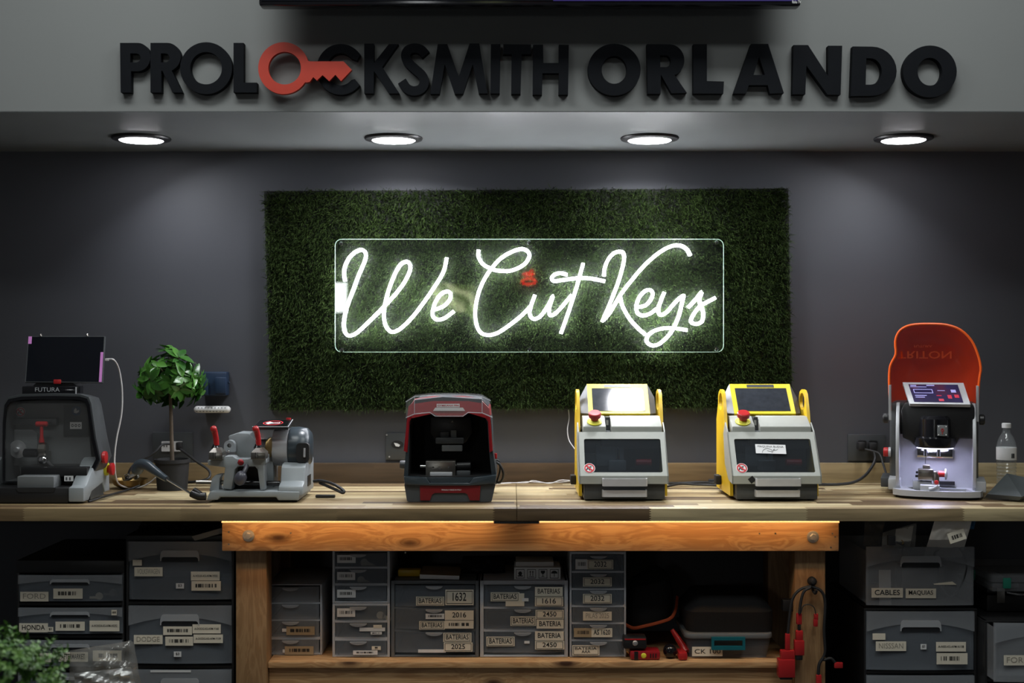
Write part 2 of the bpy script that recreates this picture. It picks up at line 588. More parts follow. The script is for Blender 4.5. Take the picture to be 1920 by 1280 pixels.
    def tube(s, pts, r, n=8, sm=5, closed=False, flat=1.0, rr=None):
        pts = catmull(pts, sm, closed) if sm else [Vector(p) for p in pts]
        k = len(pts)
        rings = []
        prev = None
        for i, p in enumerate(pts):
            a = pts[(i - 1) % k] if (closed or i > 0) else p
            b = pts[(i + 1) % k] if (closed or i < k - 1) else p
            t = (b - a)
            t = t.normalized() if t.length > 1e-9 else Vector((1, 0, 0))
            if prev is None:
                u = t.cross(Vector((0, 1, 0)))
                if u.length < 0.1:
                    u = t.cross(Vector((0, 0, 1)))
            else:
                u = prev - t * prev.dot(t)
            u.normalize()
            prev = u
            w = t.cross(u)
            q = r if rr is None else rr[0] + (rr[1] - rr[0]) * i / (k - 1)
            rings.append([p + u * q * math.cos(2 * PI * j / n) + w * q * flat * math.sin(2 * PI * j / n) for j in range(n)])
        if closed:
            rings.append(rings[0])
            return s.loft(rings, (False, False))
        return s.loft(rings)

    def text(s, t, x0, x1, z0, z1, y, bold=True, flipz=False):
        vs, fs = text_geo(t, bold)
        if flipz:
            vs = [(a, 1 - b) for a, b in vs]
        return s.add([(x0 + a * (x1 - x0), y, z0 + b * (z1 - z0)) for a, b in vs], fs)

    def textm(s, t, mat4, bold=True):
        vs, fs = text_geo(t, bold)
        return s.add([mat4 @ Vector((a, b, 0)) for a, b in vs], fs)

    def bars(s, x0, x1, z0, z1, y, n=34):
        r = random.Random(int(abs(x0) * 9999))
        st = (x1 - x0) / n
        for i in range(n):
            if r.random() < 0.62:
                a = x0 + i * st
                s.add([(a, y, z0), (a + st * 0.8, y, z0), (a + st * 0.8, y, z1), (a, y, z1)], [(0, 1, 2, 3)])
        return s

    def build(s, name, parent=None, smooth=True, fix=True, label=None):
        inv = Matrix.Identity(4)
        if parent is not None and s.world:
            top = parent
            while top.parent:
                top = top.parent
            inv = (Matrix.Translation(top.location) @ Matrix.Rotation(top.rotation_euler.z, 4, 'Z')).inverted()
        me = bpy.data.meshes.new(name)
        me.from_pydata([tuple(inv @ v) for v in s.v], [], s.f)
        for m in s.mats:
            me.materials.append(m)
        me.polygons.foreach_set('material_index', s.mi)
        if fix:
            bm = bmesh.new()
            bm.from_mesh(me)
            bmesh.ops.recalc_face_normals(bm, faces=bm.faces)
            bm.to_mesh(me)
            bm.free()
        me.shade_smooth()
        me.set_sharp_from_angle(angle=math.radians(38))
        me.update()
        o = bpy.data.objects.new(name, me)
        COL.objects.link(o)
        if parent is not None:
            o.parent = parent
        if label:
            o['label'] = label
        return o


def tag(o, label, cat, group=None, kind=None):
    if label:
        o['label'] = label
    if cat:
        o['category'] = cat
    if group:
        o['group'] = group
    if kind:
        o['kind'] = kind
    return o


def thing(name, loc, label, cat, group=None, rz=0.0):
    o = bpy.data.objects.new(name, None)
    o.empty_display_size = 0.05
    o.location = loc
    o.rotation_euler = (0, 0, rz)
    COL.objects.link(o)
    return tag(o, label, cat, group)


def structure(name, mb):
    o = mb.build(name)
    o['kind'] = 'structure'
    return o


def copy_tree(o, parent=None):
    c = o.copy()
    COL.objects.link(c)
    if parent is not None:
        c.parent = parent
    for ch in [x for x in bpy.data.objects if x.parent == o]:
        copy_tree(ch, c)
    return c


def arc(cx, cy, rx, ry, a0, a1, n=14):
    return [(cx + rx * math.cos(math.radians(a0 + (a1 - a0) * i / n)), cy - ry * math.sin(math.radians(a0 + (a1 - a0) * i / n)))
            for i in range(n + 1)]


def ring(cx, cy, rx, ry, n=40):
    return arc(cx, cy, rx, ry, 0, 360 - 360 / n, n - 1)


def rrect(x0, y0, x1, y1, r, n=5):
    out = []
    for cx, cy, a in ((x1 - r, y1 - r, 0), (x0 + r, y1 - r, 90), (x0 + r, y0 + r, 180), (x1 - r, y0 + r, 270)):
        for i in range(n + 1):
            t = math.radians(a + 90 * i / n)
            out.append((cx + r * math.cos(t), cy + r * math.sin(t)))
    return out


def stroke(pts, w, n=6):
    c = catmull([(p[0], p[1], 0) for p in pts], n)
    L, R = [], []
    for i, p in enumerate(c):
        t = (c[min(i + 1, len(c) - 1)] - c[max(i - 1, 0)]).normalized()
        nrm = Vector((-t.y, t.x, 0)) * w / 2
        L.append(((p + nrm).x, (p + nrm).y))
        R.append(((p - nrm).x, (p - nrm).y))
    return L + R[::-1]

# ------------------------------------------------------------------ the room
ZCEIL = 3.3
structure('wall_back', MB('wall').box((-2.6, YW, 0), (2.6, YW + 0.1, ZCEIL)))
structure('floor', MB('floor').box((-2.7, -3.1, -0.1), (2.7, YW + 0.1, 0)))
structure('ceiling', MB('ceil').box((-2.7, -3.1, ZCEIL), (2.7, YW + 0.1, ZCEIL + 0.1)))
structure('wall_left', MB('dim').box((-2.7, -3.0, 0), (-2.6, YW + 0.1, ZCEIL)))
structure('wall_right', MB('dim').box((2.6, -3.0, 0), (2.7, YW + 0.1, ZCEIL)))
structure('wall_front', MB('dim').box((-2.7, -3.1, 0), (2.7, -3.0, ZCEIL)))
structure('wall_soffit', MB('face').box((-2.6, YS, ZSOF + 0.002), (2.6, YS + 0.05, ZCEIL)))
structure('ceiling_soffit', MB('soffit').box((-2.6, YS + 0.001, ZSOF), (2.6, YW, ZSOF + 0.04)))

for i, p in enumerate(DOWN_POS):
    lb = ['round downlight under the left end of the soffit, above the potted tree',
          'round soffit downlight second from the left, above the We of the sign',
          'round soffit downlight third from the left, above the Keys of the sign',
          'round downlight under the right end of the soffit, above the orange shield'][i]
    t = thing('downlight', (p.x, p.y, p.z), lb, 'ceiling light', 'downlights in the soffit')
    MB('black').lathe([(0.0715, -0.004), (0.0725, -0.011), (0.094, -0.008), (0.097, -0.003), (0.095, 0.0), (0.0715, 0.0)],
                      (p.x, p.y, p.z), n=48).build('trim_ring', t)
    MB('lens').lathe([(0.0, -0.0145), (0.05, -0.0142), (0.068, -0.0125), (0.071, -0.010), (0.071, -0.004)], (p.x, p.y, p.z), n=48).build('diffuser', t, label='glowing white disc')
for i, (x, y, e) in enumerate(PANEL_SPOTS):
    t = thing('ceiling_light', (x, y, ZCEIL), 'white ceiling light panel %s' % ('nearest the lettered wall on the left', 'nearest the lettered wall on the right', 'added for fill light, second row on the left', 'added for fill light, second row on the right')[i], 'ceiling light',
              'ceiling light panels')
    MB('white').prism([[(x - 0.59, y - 0.24), (x + 0.59, y - 0.24), (x + 0.59, y + 0.24), (x - 0.59, y + 0.24)],
                       [(x - 0.56, y - 0.21), (x - 0.56, y + 0.21), (x + 0.56, y + 0.21), (x + 0.56, y - 0.21)]], ZCEIL - 0.02, ZCEIL, 'z').build('frame', t)
    MB('troffer').box((x - 0.56, y - 0.21, ZCEIL - 0.008), (x + 0.56, y + 0.21, ZCEIL)).build('diffuser', t)

# television above the sign
YT = 3.69
t = thing('television', (0.03, YT, 2.34), 'large black flat television overhanging the lettered wall, its lower edge at the very top', 'television')
p, q = W(485, 10, YT), W(1502, 10, YT)
MB('blackg').box((p.x, YT, p.z), (q.x, YT + 0.05, 2.93), 0.006).build('casing', t)
MB('screen').box((p.x + 0.008, YT - 0.002, p.z + 0.012), (q.x - 0.008, YT + 0.01, 2.92)).build('screen', t)
MB('tvglow').box((q.x - 0.70, YT - 0.003, p.z + 0.012), (q.x - 0.01, YT + 0.0, p.z + 0.2)).build('lit_picture', t, label='dim blue glow of the picture')
a, b = W(1485, 7, YT), W(1501, 1.5, YT)
MB('inkw').text('Roku TV', a.x, b.x, a.z, b.z, YT - 0.0045, False).build('lettering', t)
MB('black').box((-0.25, YT + 0.05, 2.55), (0.25, YS, 2.85)).build('wall_mount', t)

# ------------------------------------------------------------------ block letters on the soffit face
YL = YS - 0.026
Z1 = (200, 60, 1920 / 520)
Z2 = (700, 60, 1920 / 420)
Z3 = (400, 0, 1920 / 560)
Z4 = (1100, 60, 1920 / 820)


def letter(z, loops, lb, m='blacklet', name='sign_letter', Y=YL, d=0.026):
    if not isinstance(loops[0][0], (list, tuple)):
        loops = [loops]
    mb = MB(m)
    mb.ppoly([[(z[0] + x / z[2], z[1] + y / z[2]) for x, y in l] for l in loops], Y, d)
    c = sum(mb.v, Vector()) / len(mb.v)
    root = mb.build(name)
    root.data.transform(Matrix.Translation((-c.x, -(Y + d), -c.z)))
    root.location = (c.x, Y + d, c.z)
    return tag(root, lb, 'letter', 'letters of the shop sign')


letter(Z1, [[(92, 75)] + arc(215, 173, 88, 98, 90, -90) + [(168, 271), (168, 418), (97, 418)],
            [(163, 148)] + arc(200, 179, 35, 31, 90, -90) + [(163, 210)]], 'black block letter P, leftmost of the big wall letters')
letter(Z1, [[(303, 75)] + arc(420, 172, 92, 97, 90, -62) + [(450, 268), (522, 418), (455, 418), (386, 268), (378, 268), (378, 418), (303, 418)],
            [(375, 148)] + arc(404, 179, 31, 31, 90, -90) + [(375, 210)]], 'narrow black block letter R right beside the leftmost P')
letter(Z1, [ring(688, 250, 180, 180), ring(688, 250, 110, 112)], 'round black block letter O between the R and the L left of the red key')
letter(Z1, [(878, 75), (948, 75), (948, 350), (1040, 350), (1040, 418), (878, 418)], 'black block letter L just left of the red key')
o = letter(Z1, [arc(1225, 250, 176, 180, 17, 327, 44) + [(1385, 349), (1405, 345), (1430, 312), (1455, 335), (1495, 298), (1540, 340), (1583, 296),
                (1622, 340), (1697, 262), (1640, 203), (1405, 203)], ring(1232, 250, 113, 113)],
           'red key whose ring bow stands in for the letter O on the light wall', 'red', 'key_emblem', YL - 0.016, 0.018)
o['category'] = 'key sign'
letter(Z1, arc(1620, 258, 168, 176, 36, 322, 34) + [(1718, 325)] + arc(1620, 258, 98, 111, 318, 42, 26) + [(1733, 197)],
       'black block letter C half hidden behind the red key blade')
letter(Z3, [(970, 280), (1032, 280), (1032, 405), (1128, 283), (1190, 283), (1086, 430), (1196, 600), (1128, 600), (1032, 455), (1030, 600), (970, 600)],
       'black block letter K right of the red key tip')
letter(Z2, stroke([(450, 195), (408, 150), (352, 137), (297, 155), (277, 203), (298, 258), (360, 318), (415, 368), (437, 425), (412, 482),
                   (350, 504), (288, 482), (244, 420)], 80), 'curved black block letter S between the K and the M')
letter(Z2, [(488, 530), (552, 103), (634, 103), (732, 385), (825, 98), (908, 98), (978, 526), (903, 526), (852, 275), (768, 529), (697, 529), (612, 275),
            (567, 530)], 'wide black block letter M beside the S')
letter(Z2, [(1007, 103), (1090, 103), (1083, 526), (1003, 526)], 'black block letter I, a plain bar between M and T')
letter(Z2, [(1113, 103), (1352, 106), (1352, 190), (1272, 190), (1262, 530), (1181, 530), (1185, 190), (1113, 190)], 'black block letter T beside the plain bar I')
letter(Z2, [(1369, 108), (1455, 108), (1458, 265), (1590, 265), (1590, 108), (1676, 110), (1669, 536), (1588, 536), (1590, 353), (1450, 353), (1446, 536),
            (1366, 536)], 'black block letter H, last of the first word before the gap')
letter(Z4, [ring(121, 165, 116, 114), ring(121, 166, 55, 61)], 'fat black block letter O that starts the second, wider word')
letter(Z4, [[(264, 53)] + arc(362, 124, 67, 71, 90, -60) + [(386, 188), (440, 267), (373, 269), (326, 186), (325, 271), (268, 271)],
            [(323, 102)] + arc(347, 128, 22, 26, 90, -90) + [(323, 154)]], 'wide black block letter R of the second word')
letter(Z4, [(468, 53), (528, 53), (528, 215), (603, 217), (600, 270), (468, 270)], 'wide black block letter L of the second word, beside the A')
letter(Z4, [[(645, 270), (722, 52), (797, 52), (866, 268), (805, 270), (795, 233), (712, 233), (700, 270)], [(757, 108), (783, 188), (733, 188)]],
       'black block letter A, the only A on the wall')
letter(Z4, [(908, 57), (972, 57), (1060, 193), (1060, 60), (1122, 60), (1115, 275), (1058, 275), (965, 147), (960, 273), (904, 273)],
       'black block letter N, the only N on the wall')
letter(Z4, [[(1168, 63)] + arc(1252, 172, 109, 108, 90, -90) + [(1160, 281)], [(1228, 115)] + arc(1245, 173, 51, 58, 90, -90) + [(1225, 231)]],
       'black block letter D, second from the right end')
letter(Z4, [ring(1507, 173, 118, 114), ring(1507, 174, 54, 61)], 'black block letter O at the right end of the big wall letters')

# ------------------------------------------------------------------ turf panel
YTF = 4.632
t = thing('turf_panel', (0.05, YW, 1.4), 'rectangle of dark green artificial turf hung on the grey wall behind the glowing sign', 'artificial turf')
cor = [W(495, 358, YTF), W(1478, 353, YTF), W(1485, 763, YTF), W(508, 769, YTF)]
mb = MB('blackm')
mb.prism([(c.x, c.z) for c in cor], YTF, YW - 0.001)
mb.build('backing', t)


def turf(n):
    u, v = rng.random(n), rng.random(n)
    c = np.array(cor)
    base = (c[0] * ((1 - u) * (1 - v))[:, None] + c[1] * (u * (1 - v))[:, None] + c[2] * (u * v)[:, None] + c[3] * ((1 - u) * v)[:, None])
    base[:, 0] += rng.normal(0, 0.003, n)
    base[:, 2] += rng.normal(0, 0.003, n)
    ln = rng.uniform(0.018, 0.040, n)
    ang = rng.uniform(0, 2 * PI, n)
    lean = rng.uniform(0.05, 0.8, n)
    # tufts lean together with a slow swirl
    sw = np.sin(base[:, 0] * 23) * np.cos(base[:, 2] * 19 + 1.3)
    dx = np.sin(lean) * np.cos(ang) * 0.9 + 0.2 * sw
    dz = np.sin(lean) * np.sin(ang) * 0.9 - 0.16 + 0.15 * np.cos(base[:, 0] * 31 + base[:, 2] * 17)
    dy = -np.cos(lean) - 0.12
    d = np.stack([dx, dy, dz], 1)
    d /= np.linalg.norm(d, axis=1)[:, None]
    side = np.cross(d, rng.normal(0, 1, (n, 3)))
    side /= np.linalg.norm(side, axis=1)[:, None]
    w = rng.uniform(0.0006, 0.0011, n)[:, None]
    mid = base + d * (ln * 0.55)[:, None]
    bend = np.stack([rng.normal(0, 0.3, n), rng.normal(-0.05, 0.2, n), rng.normal(-0.3, 0.25, n)], 1)
    d2 = d + bend
    d2 /= np.linalg.norm(d2, axis=1)[:, None]
    tip = mid + d2 * (ln * 0.5)[:, None]
    off = np.array(t.location)
    V = np.stack([base - side * w, base + side * w, mid + side * w * 0.9, mid - side * w * 0.9, tip], 1).reshape(-1, 3) - off
    V[:, 1] = np.minimum(V[:, 1], YW - off[1] - 0.002)
    i = np.arange(n) * 5
    loops = np.stack([i, i + 1, i + 2, i + 3, i + 3, i + 2, i + 4], 1).reshape(-1)
    st = np.stack([np.arange(n) * 7, np.arange(n) * 7 + 4], 1).reshape(-1)
    me = bpy.data.meshes.new('grass_blades')
    me.vertices.add(len(V))
    me.vertices.foreach_set('co', V.ravel())
    me.loops.add(len(loops))
    me.loops.foreach_set('vertex_index', loops.astype(np.int32))
    me.polygons.add(len(st))
    me.polygons.foreach_set('loop_start', st.astype(np.int32))
    me.update(calc_edges=True)
    me.validate()
    me.materials.append(M['turf'])
    o = bpy.data.objects.new('grass_blades', me)
    COL.objects.link(o)
    o.parent = t
    o['kind'] = 'stuff'


turf(130000)

# ------------------------------------------------------------------ glowing sign on clear acrylic
YA = 4.585
t = thing('neon_sign', (0.02, YA, 1.45), 'glowing white script sign on a clear acrylic sheet in front of the turf', 'neon sign')
pa, pb = W(628, 660, YA), W(1357, 448, YA)
MB('acrylic').prism(rrect(pa.x + 0.001, pa.z + 0.001, pb.x - 0.001, pb.z - 0.001, 0.022), YA, YA + 0.006).build('acrylic_sheet', t, label='clear acrylic sheet')
MB('edge').prism([rrect(pa.x - 0.0002, pa.z - 0.0002, pb.x + 0.0002, pb.z + 0.0002, 0.0232), rrect(pa.x + 0.001, pa.z + 0.001, pb.x - 0.001, pb.z - 0.001, 0.022)],
                 YA - 0.0005, YA + 0.0065).build('sheet_edge', t, label='edge of the acrylic sheet with painted edge glow')  # sign light carried to the sheet edge, painted as faint emission
for x, y in ((640, 457), (992, 455), (1343, 455), (641, 656), (993, 655), (1343, 654)):
    c = W(x, y, YA)
    MB('chrome').lathe([(0.0, -0.010), (0.006, -0.009), (0.008, -0.005), (0.008, 0.0), (0.006, 0.006), (0.006, YTF - YA)], (c.x, YA, c.z), (0, 1, 0), 16).build('standoff', t)
Z5, Z6 = (600, 430, 4.8), (980, 430, 4.8)
SCRIPT = [
    (Z5, [(225, 465), (215, 400), (225, 330), (265, 250), (325, 198), (380, 184), (412, 220), (400, 290), (350, 405), (292, 560), (240, 700), (213, 840),
          (225, 925), (265, 955), (330, 930), (440, 830), (560, 710), (680, 580), (762, 470), (808, 370), (807, 312), (775, 290), (720, 320), (660, 430),
          (610, 570), (576, 720), (580, 830), (605, 890), (650, 922), (720, 895), (830, 790), (960, 620), (1060, 470), (1115, 370), (1140, 255)]),
    (Z5, [(1030, 722), (1110, 692), (1165, 635), (1176, 580), (1145, 558), (1090, 580), (1040, 650), (1013, 740), (1022, 790), (1065, 812), (1125, 795), (1205, 737)]),
    (Z5, [(1428, 185), (1425, 240), (1455, 300), (1510, 340), (1600, 370), (1720, 370), (1830, 320), (1882, 250), (1872, 200), (1820, 176), (1740, 195),
          (1640, 250), (1560, 330), (1490, 430), (1430, 560), (1398, 720), (1405, 840), (1440, 922), (1510, 950), (1600, 930), (1720, 850), (1824, 765), (1895, 690)]),
    (Z6, [(110, 590), (75, 690), (65, 765), (100, 805), (160, 780), (225, 690), (275, 595), (243, 690), (240, 760), (268, 772), (330, 722), (440, 590)]),
    (Z6, [(545, 305), (485, 520), (420, 720), (345, 935)]),
    (Z6, [(402, 408), (340, 393), (285, 408), (262, 438), (283, 464), (360, 455), (500, 438), (620, 442), (740, 466)]),
    (Z6, [(733, 420), (738, 350), (770, 270), (820, 215), (872, 200), (908, 215), (912, 280), (880, 410), (840, 530), (780, 680), (715, 830)]),
    (Z6, [(1510, 235), (1480, 180), (1420, 145), (1340, 150), (1230, 208), (1100, 320), (970, 470), (880, 590), (790, 740), (728, 815)]),
    (Z6, [(878, 600), (900, 690), (960, 800), (1040, 890), (1108, 948)]),
    (Z6, [(1035, 700), (1110, 680), (1160, 620), (1170, 570), (1145, 545), (1100, 555), (1050, 610), (1024, 690), (1035, 750), (1080, 775), (1150, 755), (1208, 712)]),
    (Z6, [(1275, 565), (1238, 660), (1222, 730), (1245, 770), (1300, 740), (1370, 660), (1446, 595), (1440, 640), (1405, 780), (1340, 920), (1250, 1015),
          (1180, 1045), (1125, 1022), (1120, 970), (1170, 920), (1260, 890), (1360, 888), (1480, 906)]),
    (Z6, [(1490, 702), (1550, 640), (1612, 562), (1592, 640), (1625, 740), (1618, 820), (1570, 850), (1522, 835), (1530, 780), (1600, 690), (1735, 615)]),
]
YN = YA - 0.007
for z, pts in SCRIPT:
    MB('neon').tube([W(z[0] + x / z[2], z[1] + y / z[2], YN) for x, y in pts], 0.0053, 10, 5).build('neon_tube', t, fix=False)
MB('clear').tube([W(898, 440, YA - 0.004), W(900, 460, YA - 0.004), W(905, 490, YA - 0.004)], 0.0012, 6).build('power_wire', t)

# things on the far side of the room that show as reflections in the acrylic
D2 = 2 * YA + 2.955


def R(px, py):
    p = W(px, py, D2)
    return p.x, p.z


yb = 2 * YA - D2
p, q = R(570, 585), R(650, 530)
t = thing('light_box', (p[0], yb, p[1]), 'white backlit panel on the wall facing the glowing sign', 'light box')
MB('white').box((p[0] - 0.01, -3.0, p[1] - 0.01), (q[0] + 0.01, yb - 0.002, q[1] + 0.01)).build('casing', t)
MB('lightbox').box((p[0], yb - 0.002, p[1]), (q[0], yb, q[1])).build('lit_panel', t)
pts = [R(Z5[0] + x / 4.8, Z5[1] + y / 4.8) for x, y in ((1010, 490), (1100, 478), (1400, 510), (1410, 820), (1335, 775), (1325, 742), (1235, 742), (970, 672))]
tag(MB('palm').prism(pts, yb - 0.002, yb).build('palm_picture'), 'sunlit palm leaf picture on the wall facing the glowing sign', 'picture')
mb = MB('redneon')
mb.tube([(R(Z6[0] + (55 + 62 * math.cos(a)) / 4.8, 0)[0], yb, R(0, Z6[1] + (468 + 26 * math.sin(a)) / 4.8)[1]) for a in [k * PI / 6 for k in range(12)]],
        0.009, 8, 3, True)
for pl in ([(0, 405), (60, 385), (92, 360)], [(20, 410), (92, 412), (95, 385)], [(60, 388), (94, 410)]):
    mb.tube([Vector((R(Z6[0] + x / 4.8, 0)[0], yb, R(0, Z6[1] + y / 4.8)[1])) for x, y in pl], 0.008, 8, 3)
tag(mb.build('red_neon_sign'), 'small red neon ring and arrow on the wall facing the glowing sign', 'neon sign')

# ------------------------------------------------------------------ workbench
p = W(960, 953, YC)
XS = W(969, 0, YC).x
ZB = ZC - 0.0384
tag(MB('oak').box((-2.35, YC, ZB), (XS - 0.0006, 4.628, ZC), 0.0015).build('worktop'), 'butcher block worktop slab left of the centre seam, under the red machine', 'worktop')
tag(MB('oak').box((XS + 0.0006, YC, ZB), (2.35, 4.628, ZC), 0.0015).build('worktop'), 'butcher block worktop slab right of the centre seam, under the yellow machines', 'worktop')
tag(MB('oakback').box((-2.35, 4.629, ZB), (2.35, 4.649, EYE - 228 * 4.63 / F), 0.001).build('backsplash_board'),
    'long brown wooden backsplash board along the wall behind the worktop', 'backsplash')

t = thing('workbench_frame', (0, 3.985, 0), 'orange pine bench frame of beam, posts and low shelf under the worktop', 'workbench')
YB = 3.985
a, b = W(416, 981, YB), W(1573, 1033, YB)
beam = MB('pinex').box((a.x, YB, b.z), (b.x, YB + 0.038, ZB - 0.0006), 0.003).build('beam', t)
for x, y in ((466, 1004), (1524, 1006)):
    c = W(x, y, YB)
    m = MB('silver')
    m.lathe([(0.0, -0.004), (0.017, -0.004), (0.0185, -0.002), (0.0185, 0.002)], (c.x, YB, c.z), (0, 1, 0), 28)
    m.cyl((c.x, YB - 0.014, c.z), (c.x, YB - 0.004, c.z), 0.0105, 0.011, 6, 0.001)
    m.build('bolt', beam, label='zinc bolt with washer')
for x, y in ((429, 997), (429, 1020), (1424, 1000), (1454, 1000), (1561, 1000), (1566, 1006), (1558, 1026), (545, 999), (760, 1036)):
    c = W(x, y, YB)
    MB('steel').lathe([(0, -0.0006), (0.0028, -0.0004), (0.003, 0.001)], (c.x, YB, c.z), (0, 1, 0), 10).build('screw_head', beam)
YP = YB + 0.039
for px0, px1 in ((442, 500), (1490, 1548)):
    a, b = W(px0, 1033, YP), W(px1, 1033, YP)
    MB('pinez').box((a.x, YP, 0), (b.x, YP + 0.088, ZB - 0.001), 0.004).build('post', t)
for px0, px1 in ((496, 545), (1440, 1492)):
    a, b = W(px0, 1033, 4.48), W(px1, 1033, 4.48)
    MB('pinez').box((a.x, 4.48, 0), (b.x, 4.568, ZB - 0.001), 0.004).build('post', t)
ZSH = EYE - 592 * 4.1 / F
xl, xr = W(500, 0, YP).x, W(1490, 0, YP).x
MB('pinex').box((xl + 0.001, YP + 0.015, ZSH - 0.018), (xr - 0.001, 4.478, ZSH), 0.001).build('shelf_board', t)
MB('pinex').box((xl + 0.001, YP + 0.03, ZSH - 0.11), (xr - 0.001, YP + 0.068, ZSH - 0.0185), 0.002).build('shelf_rail', t)

# warm led strips under the worktop edge
for lb, x0, x1 in (('left', 416, 925), ('right', 1012, 1573)):
    a, b = W(x0, 978, YC + 0.008), W(x1, 978, YC + 0.008)
    r = thing('led_strip', (a.x, YC + 0.008, ZB), 'warm glowing led strip under the worktop edge, %s of the dark gap' % lb, 'led strip', 'warm led strips')
    MB('strip').box((a.x, YC + 0.004, ZB - 0.0045), (b.x, YC + 0.012, ZB - 0.0005), 0.001).build('light_tape', r, label='orange glowing tape')
    MB('striplip').box((a.x, YC + 0.0030, ZB - 0.0052), (b.x, YC + 0.0040, ZB - 0.0005)).build('light_line', r, label='bright thin line')  # channel lip in front of the tape, its lit look painted as emission
a, b = W(926, 978, YC + 0.008), W(1011, 978, YC + 0.008)
tag(MB('black').box((a.x, YC + 0.002, ZB - 0.0075), (b.x, YC + 0.014, ZB - 0.0002), 0.001).build('strip_connector'),
    'dark connector between the two warm led strips under the worktop', 'connector')

# ------------------------------------------------------------------ stickers, drawers


def sticker(parent, kind, txt, x0, y0, x1, y1, Y, rot=0.0):
    p, q = W(x0, y1, Y), W(x1, y0, Y)
    w, h = q.x - p.x, q.z - p.z
    m = MB('paperw' if kind[0] == 'w' else ('tan' if kind[0] == 'k' else 'paper'))
    m.box((p.x, Y - 0.0006, p.z), (q.x, Y, q.z))
    yt = Y - 0.0011
    k = kind[1:]
    m.use('inkg' if 'g' in k else 'ink')
    if 'f' in k:
        m.prism([[(p.x + w * .04, p.z + h * .08), (q.x - w * .04, p.z + h * .08), (q.x - w * .04, q.z - h * .08), (p.x + w * .04, q.z - h * .08)],
                 [(p.x + w * .055, p.z + h * .12), (p.x + w * .055, q.z - h * .12), (q.x - w * .055, q.z - h * .12), (q.x - w * .055, p.z + h * .12)]],
                yt, yt + 0.0003)
    lines = txt.split('/') if txt else []
    n = len(lines)
    for i, l in enumerate(lines):
        zt = q.z - h * (0.18 + 0.64 * i / max(n, 1))
        zb = q.z - h * (0.18 + 0.64 * (i + 0.86) / max(n, 1))
        if 's' in k:
            zt, zb = q.z - h * 0.36, q.z - h * 0.6
        mg = 0.07 if 's' in k else 0.1
        if len(l) <= 4 and n == 1 and 'g' not in k:
            mg = 0.26
        if n > 1 and len(l) <= 3:
            mg = 0.34
        m.text(l, p.x + w * mg, q.x - w * mg, zb, zt, yt, 'g' not in k)
    if 'b' in k:
        m.bars(p.x + w * 0.14, q.x - w * 0.14, p.z + h * 0.34, q.z - h * 0.28, yt)
    o = m.build('label_sticker', parent, False)
    return o


def drawer(root, x0, y0, x1, y1, Y, depth, m, stickers, handle='arch', hx=None, bow=0.008):
    a, b = W(x0, y1, Y), W(x1, y0, Y)
    mb = MB(m)
    th = 0.0025
    n = 10
    # bowed front wall
    pf, pbk = [], []
    for i in range(n + 1):
        u = i / n
        x = a.x + (b.x - a.x) * u
        pf.append((x, Y + bow * (2 * u - 1) ** 2))
        pbk.append((x, Y + bow * (2 * u - 1) ** 2 + th))
    mb.prism(pf + pbk[::-1], a.z, b.z, 'z')
    hs = (b.z - a.z) * 0.9
    mb.box((a.x + 0.006, Y + bow + 0.003, a.z), (a.x + 0.006 + th, Y + depth, a.z + hs))
    mb.box((b.x - 0.006 - th, Y + bow + 0.003, a.z), (b.x - 0.006, Y + depth, a.z + hs))
    mb.box((a.x + 0.006, Y + depth, a.z), (b.x - 0.006, Y + depth + th, a.z + hs))
    mb.box((a.x + 0.006, Y + bow + 0.003, a.z), (b.x - 0.006, Y + depth, a.z + th))
    if handle == 'arch':
        # thickened rim line and the upper band with a sagging lower edge
        mb.use('frost')
        zt = b.z
        hz = (b.z - a.z)
        up = [(a.x + (b.x - a.x) * i / 12, zt) for i in range(13)]
        lo = [(a.x + (b.x - a.x) * i / 12, zt - hz * (0.20 + 0.14 * (2 * i / 12 - 1) ** 2)) for i in range(13)]
        mb.prism(up + lo[::-1], Y - 0.0012, Y - 0.0002)
    d = mb.build('drawer', root)
    if handle == 'arch':
        cx = (a.x + b.x) / 2 if hx is None else W(hx, 0, Y).x
        w, z0 = (b.x - a.x) * 0.19, b.z - (b.z - a.z) * 0.33
        h = (b.z - a.z) * 0.18
        outer = [(cx - w, z0)] + [(cx - w + w * 0.14 * (1 - math.cos(t)), z0 + h * math.sin(t) ** 0.7) for t in [0.3, 0.7, 1.1, PI / 2]]
        outer += [(2 * cx - x, z) for x, z in outer[::-1]]
        inner = [(cx + (x - cx) * 0.95, z0 + (z - z0) * 0.38) for x, z in outer]
        hb = MB('frosth')
        hb.prism(outer + inner[::-1], Y - 0.005, Y - 0.0013)
        hb.use('recess_shade').prism([(x, z) for x, z in inner] + [(cx + w * 0.9, z0 - 0.004), (cx - w * 0.9, z0 - 0.004)], Y - 0.0014, Y - 0.0008)  # dark strip that paints the shade under the handle arch
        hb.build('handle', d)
    elif handle == 'lip':
        cx = (a.x + b.x) / 2 if hx is None else W(hx, 0, Y).x
        w = min(0.027, (b.x - a.x) * 0.2)
        hb = MB('frosth')
        hb.prism([(cx - w, b.z - 0.002), (cx + w, b.z - 0.002)] + [(cx + w * math.cos(t), b.z - 0.002 - 0.010 * math.sin(t)) for t in [0.25, 0.7, 1.2, 1.57, 1.94, 2.44, 2.9]],
                 Y - 0.008, Y + 0.001, b=0.0012)
        hb.build('handle', d)
    for k, s in enumerate(stickers):
        sticker(d, *s, Y - 0.0016 - 0.0007 * k)
    return d


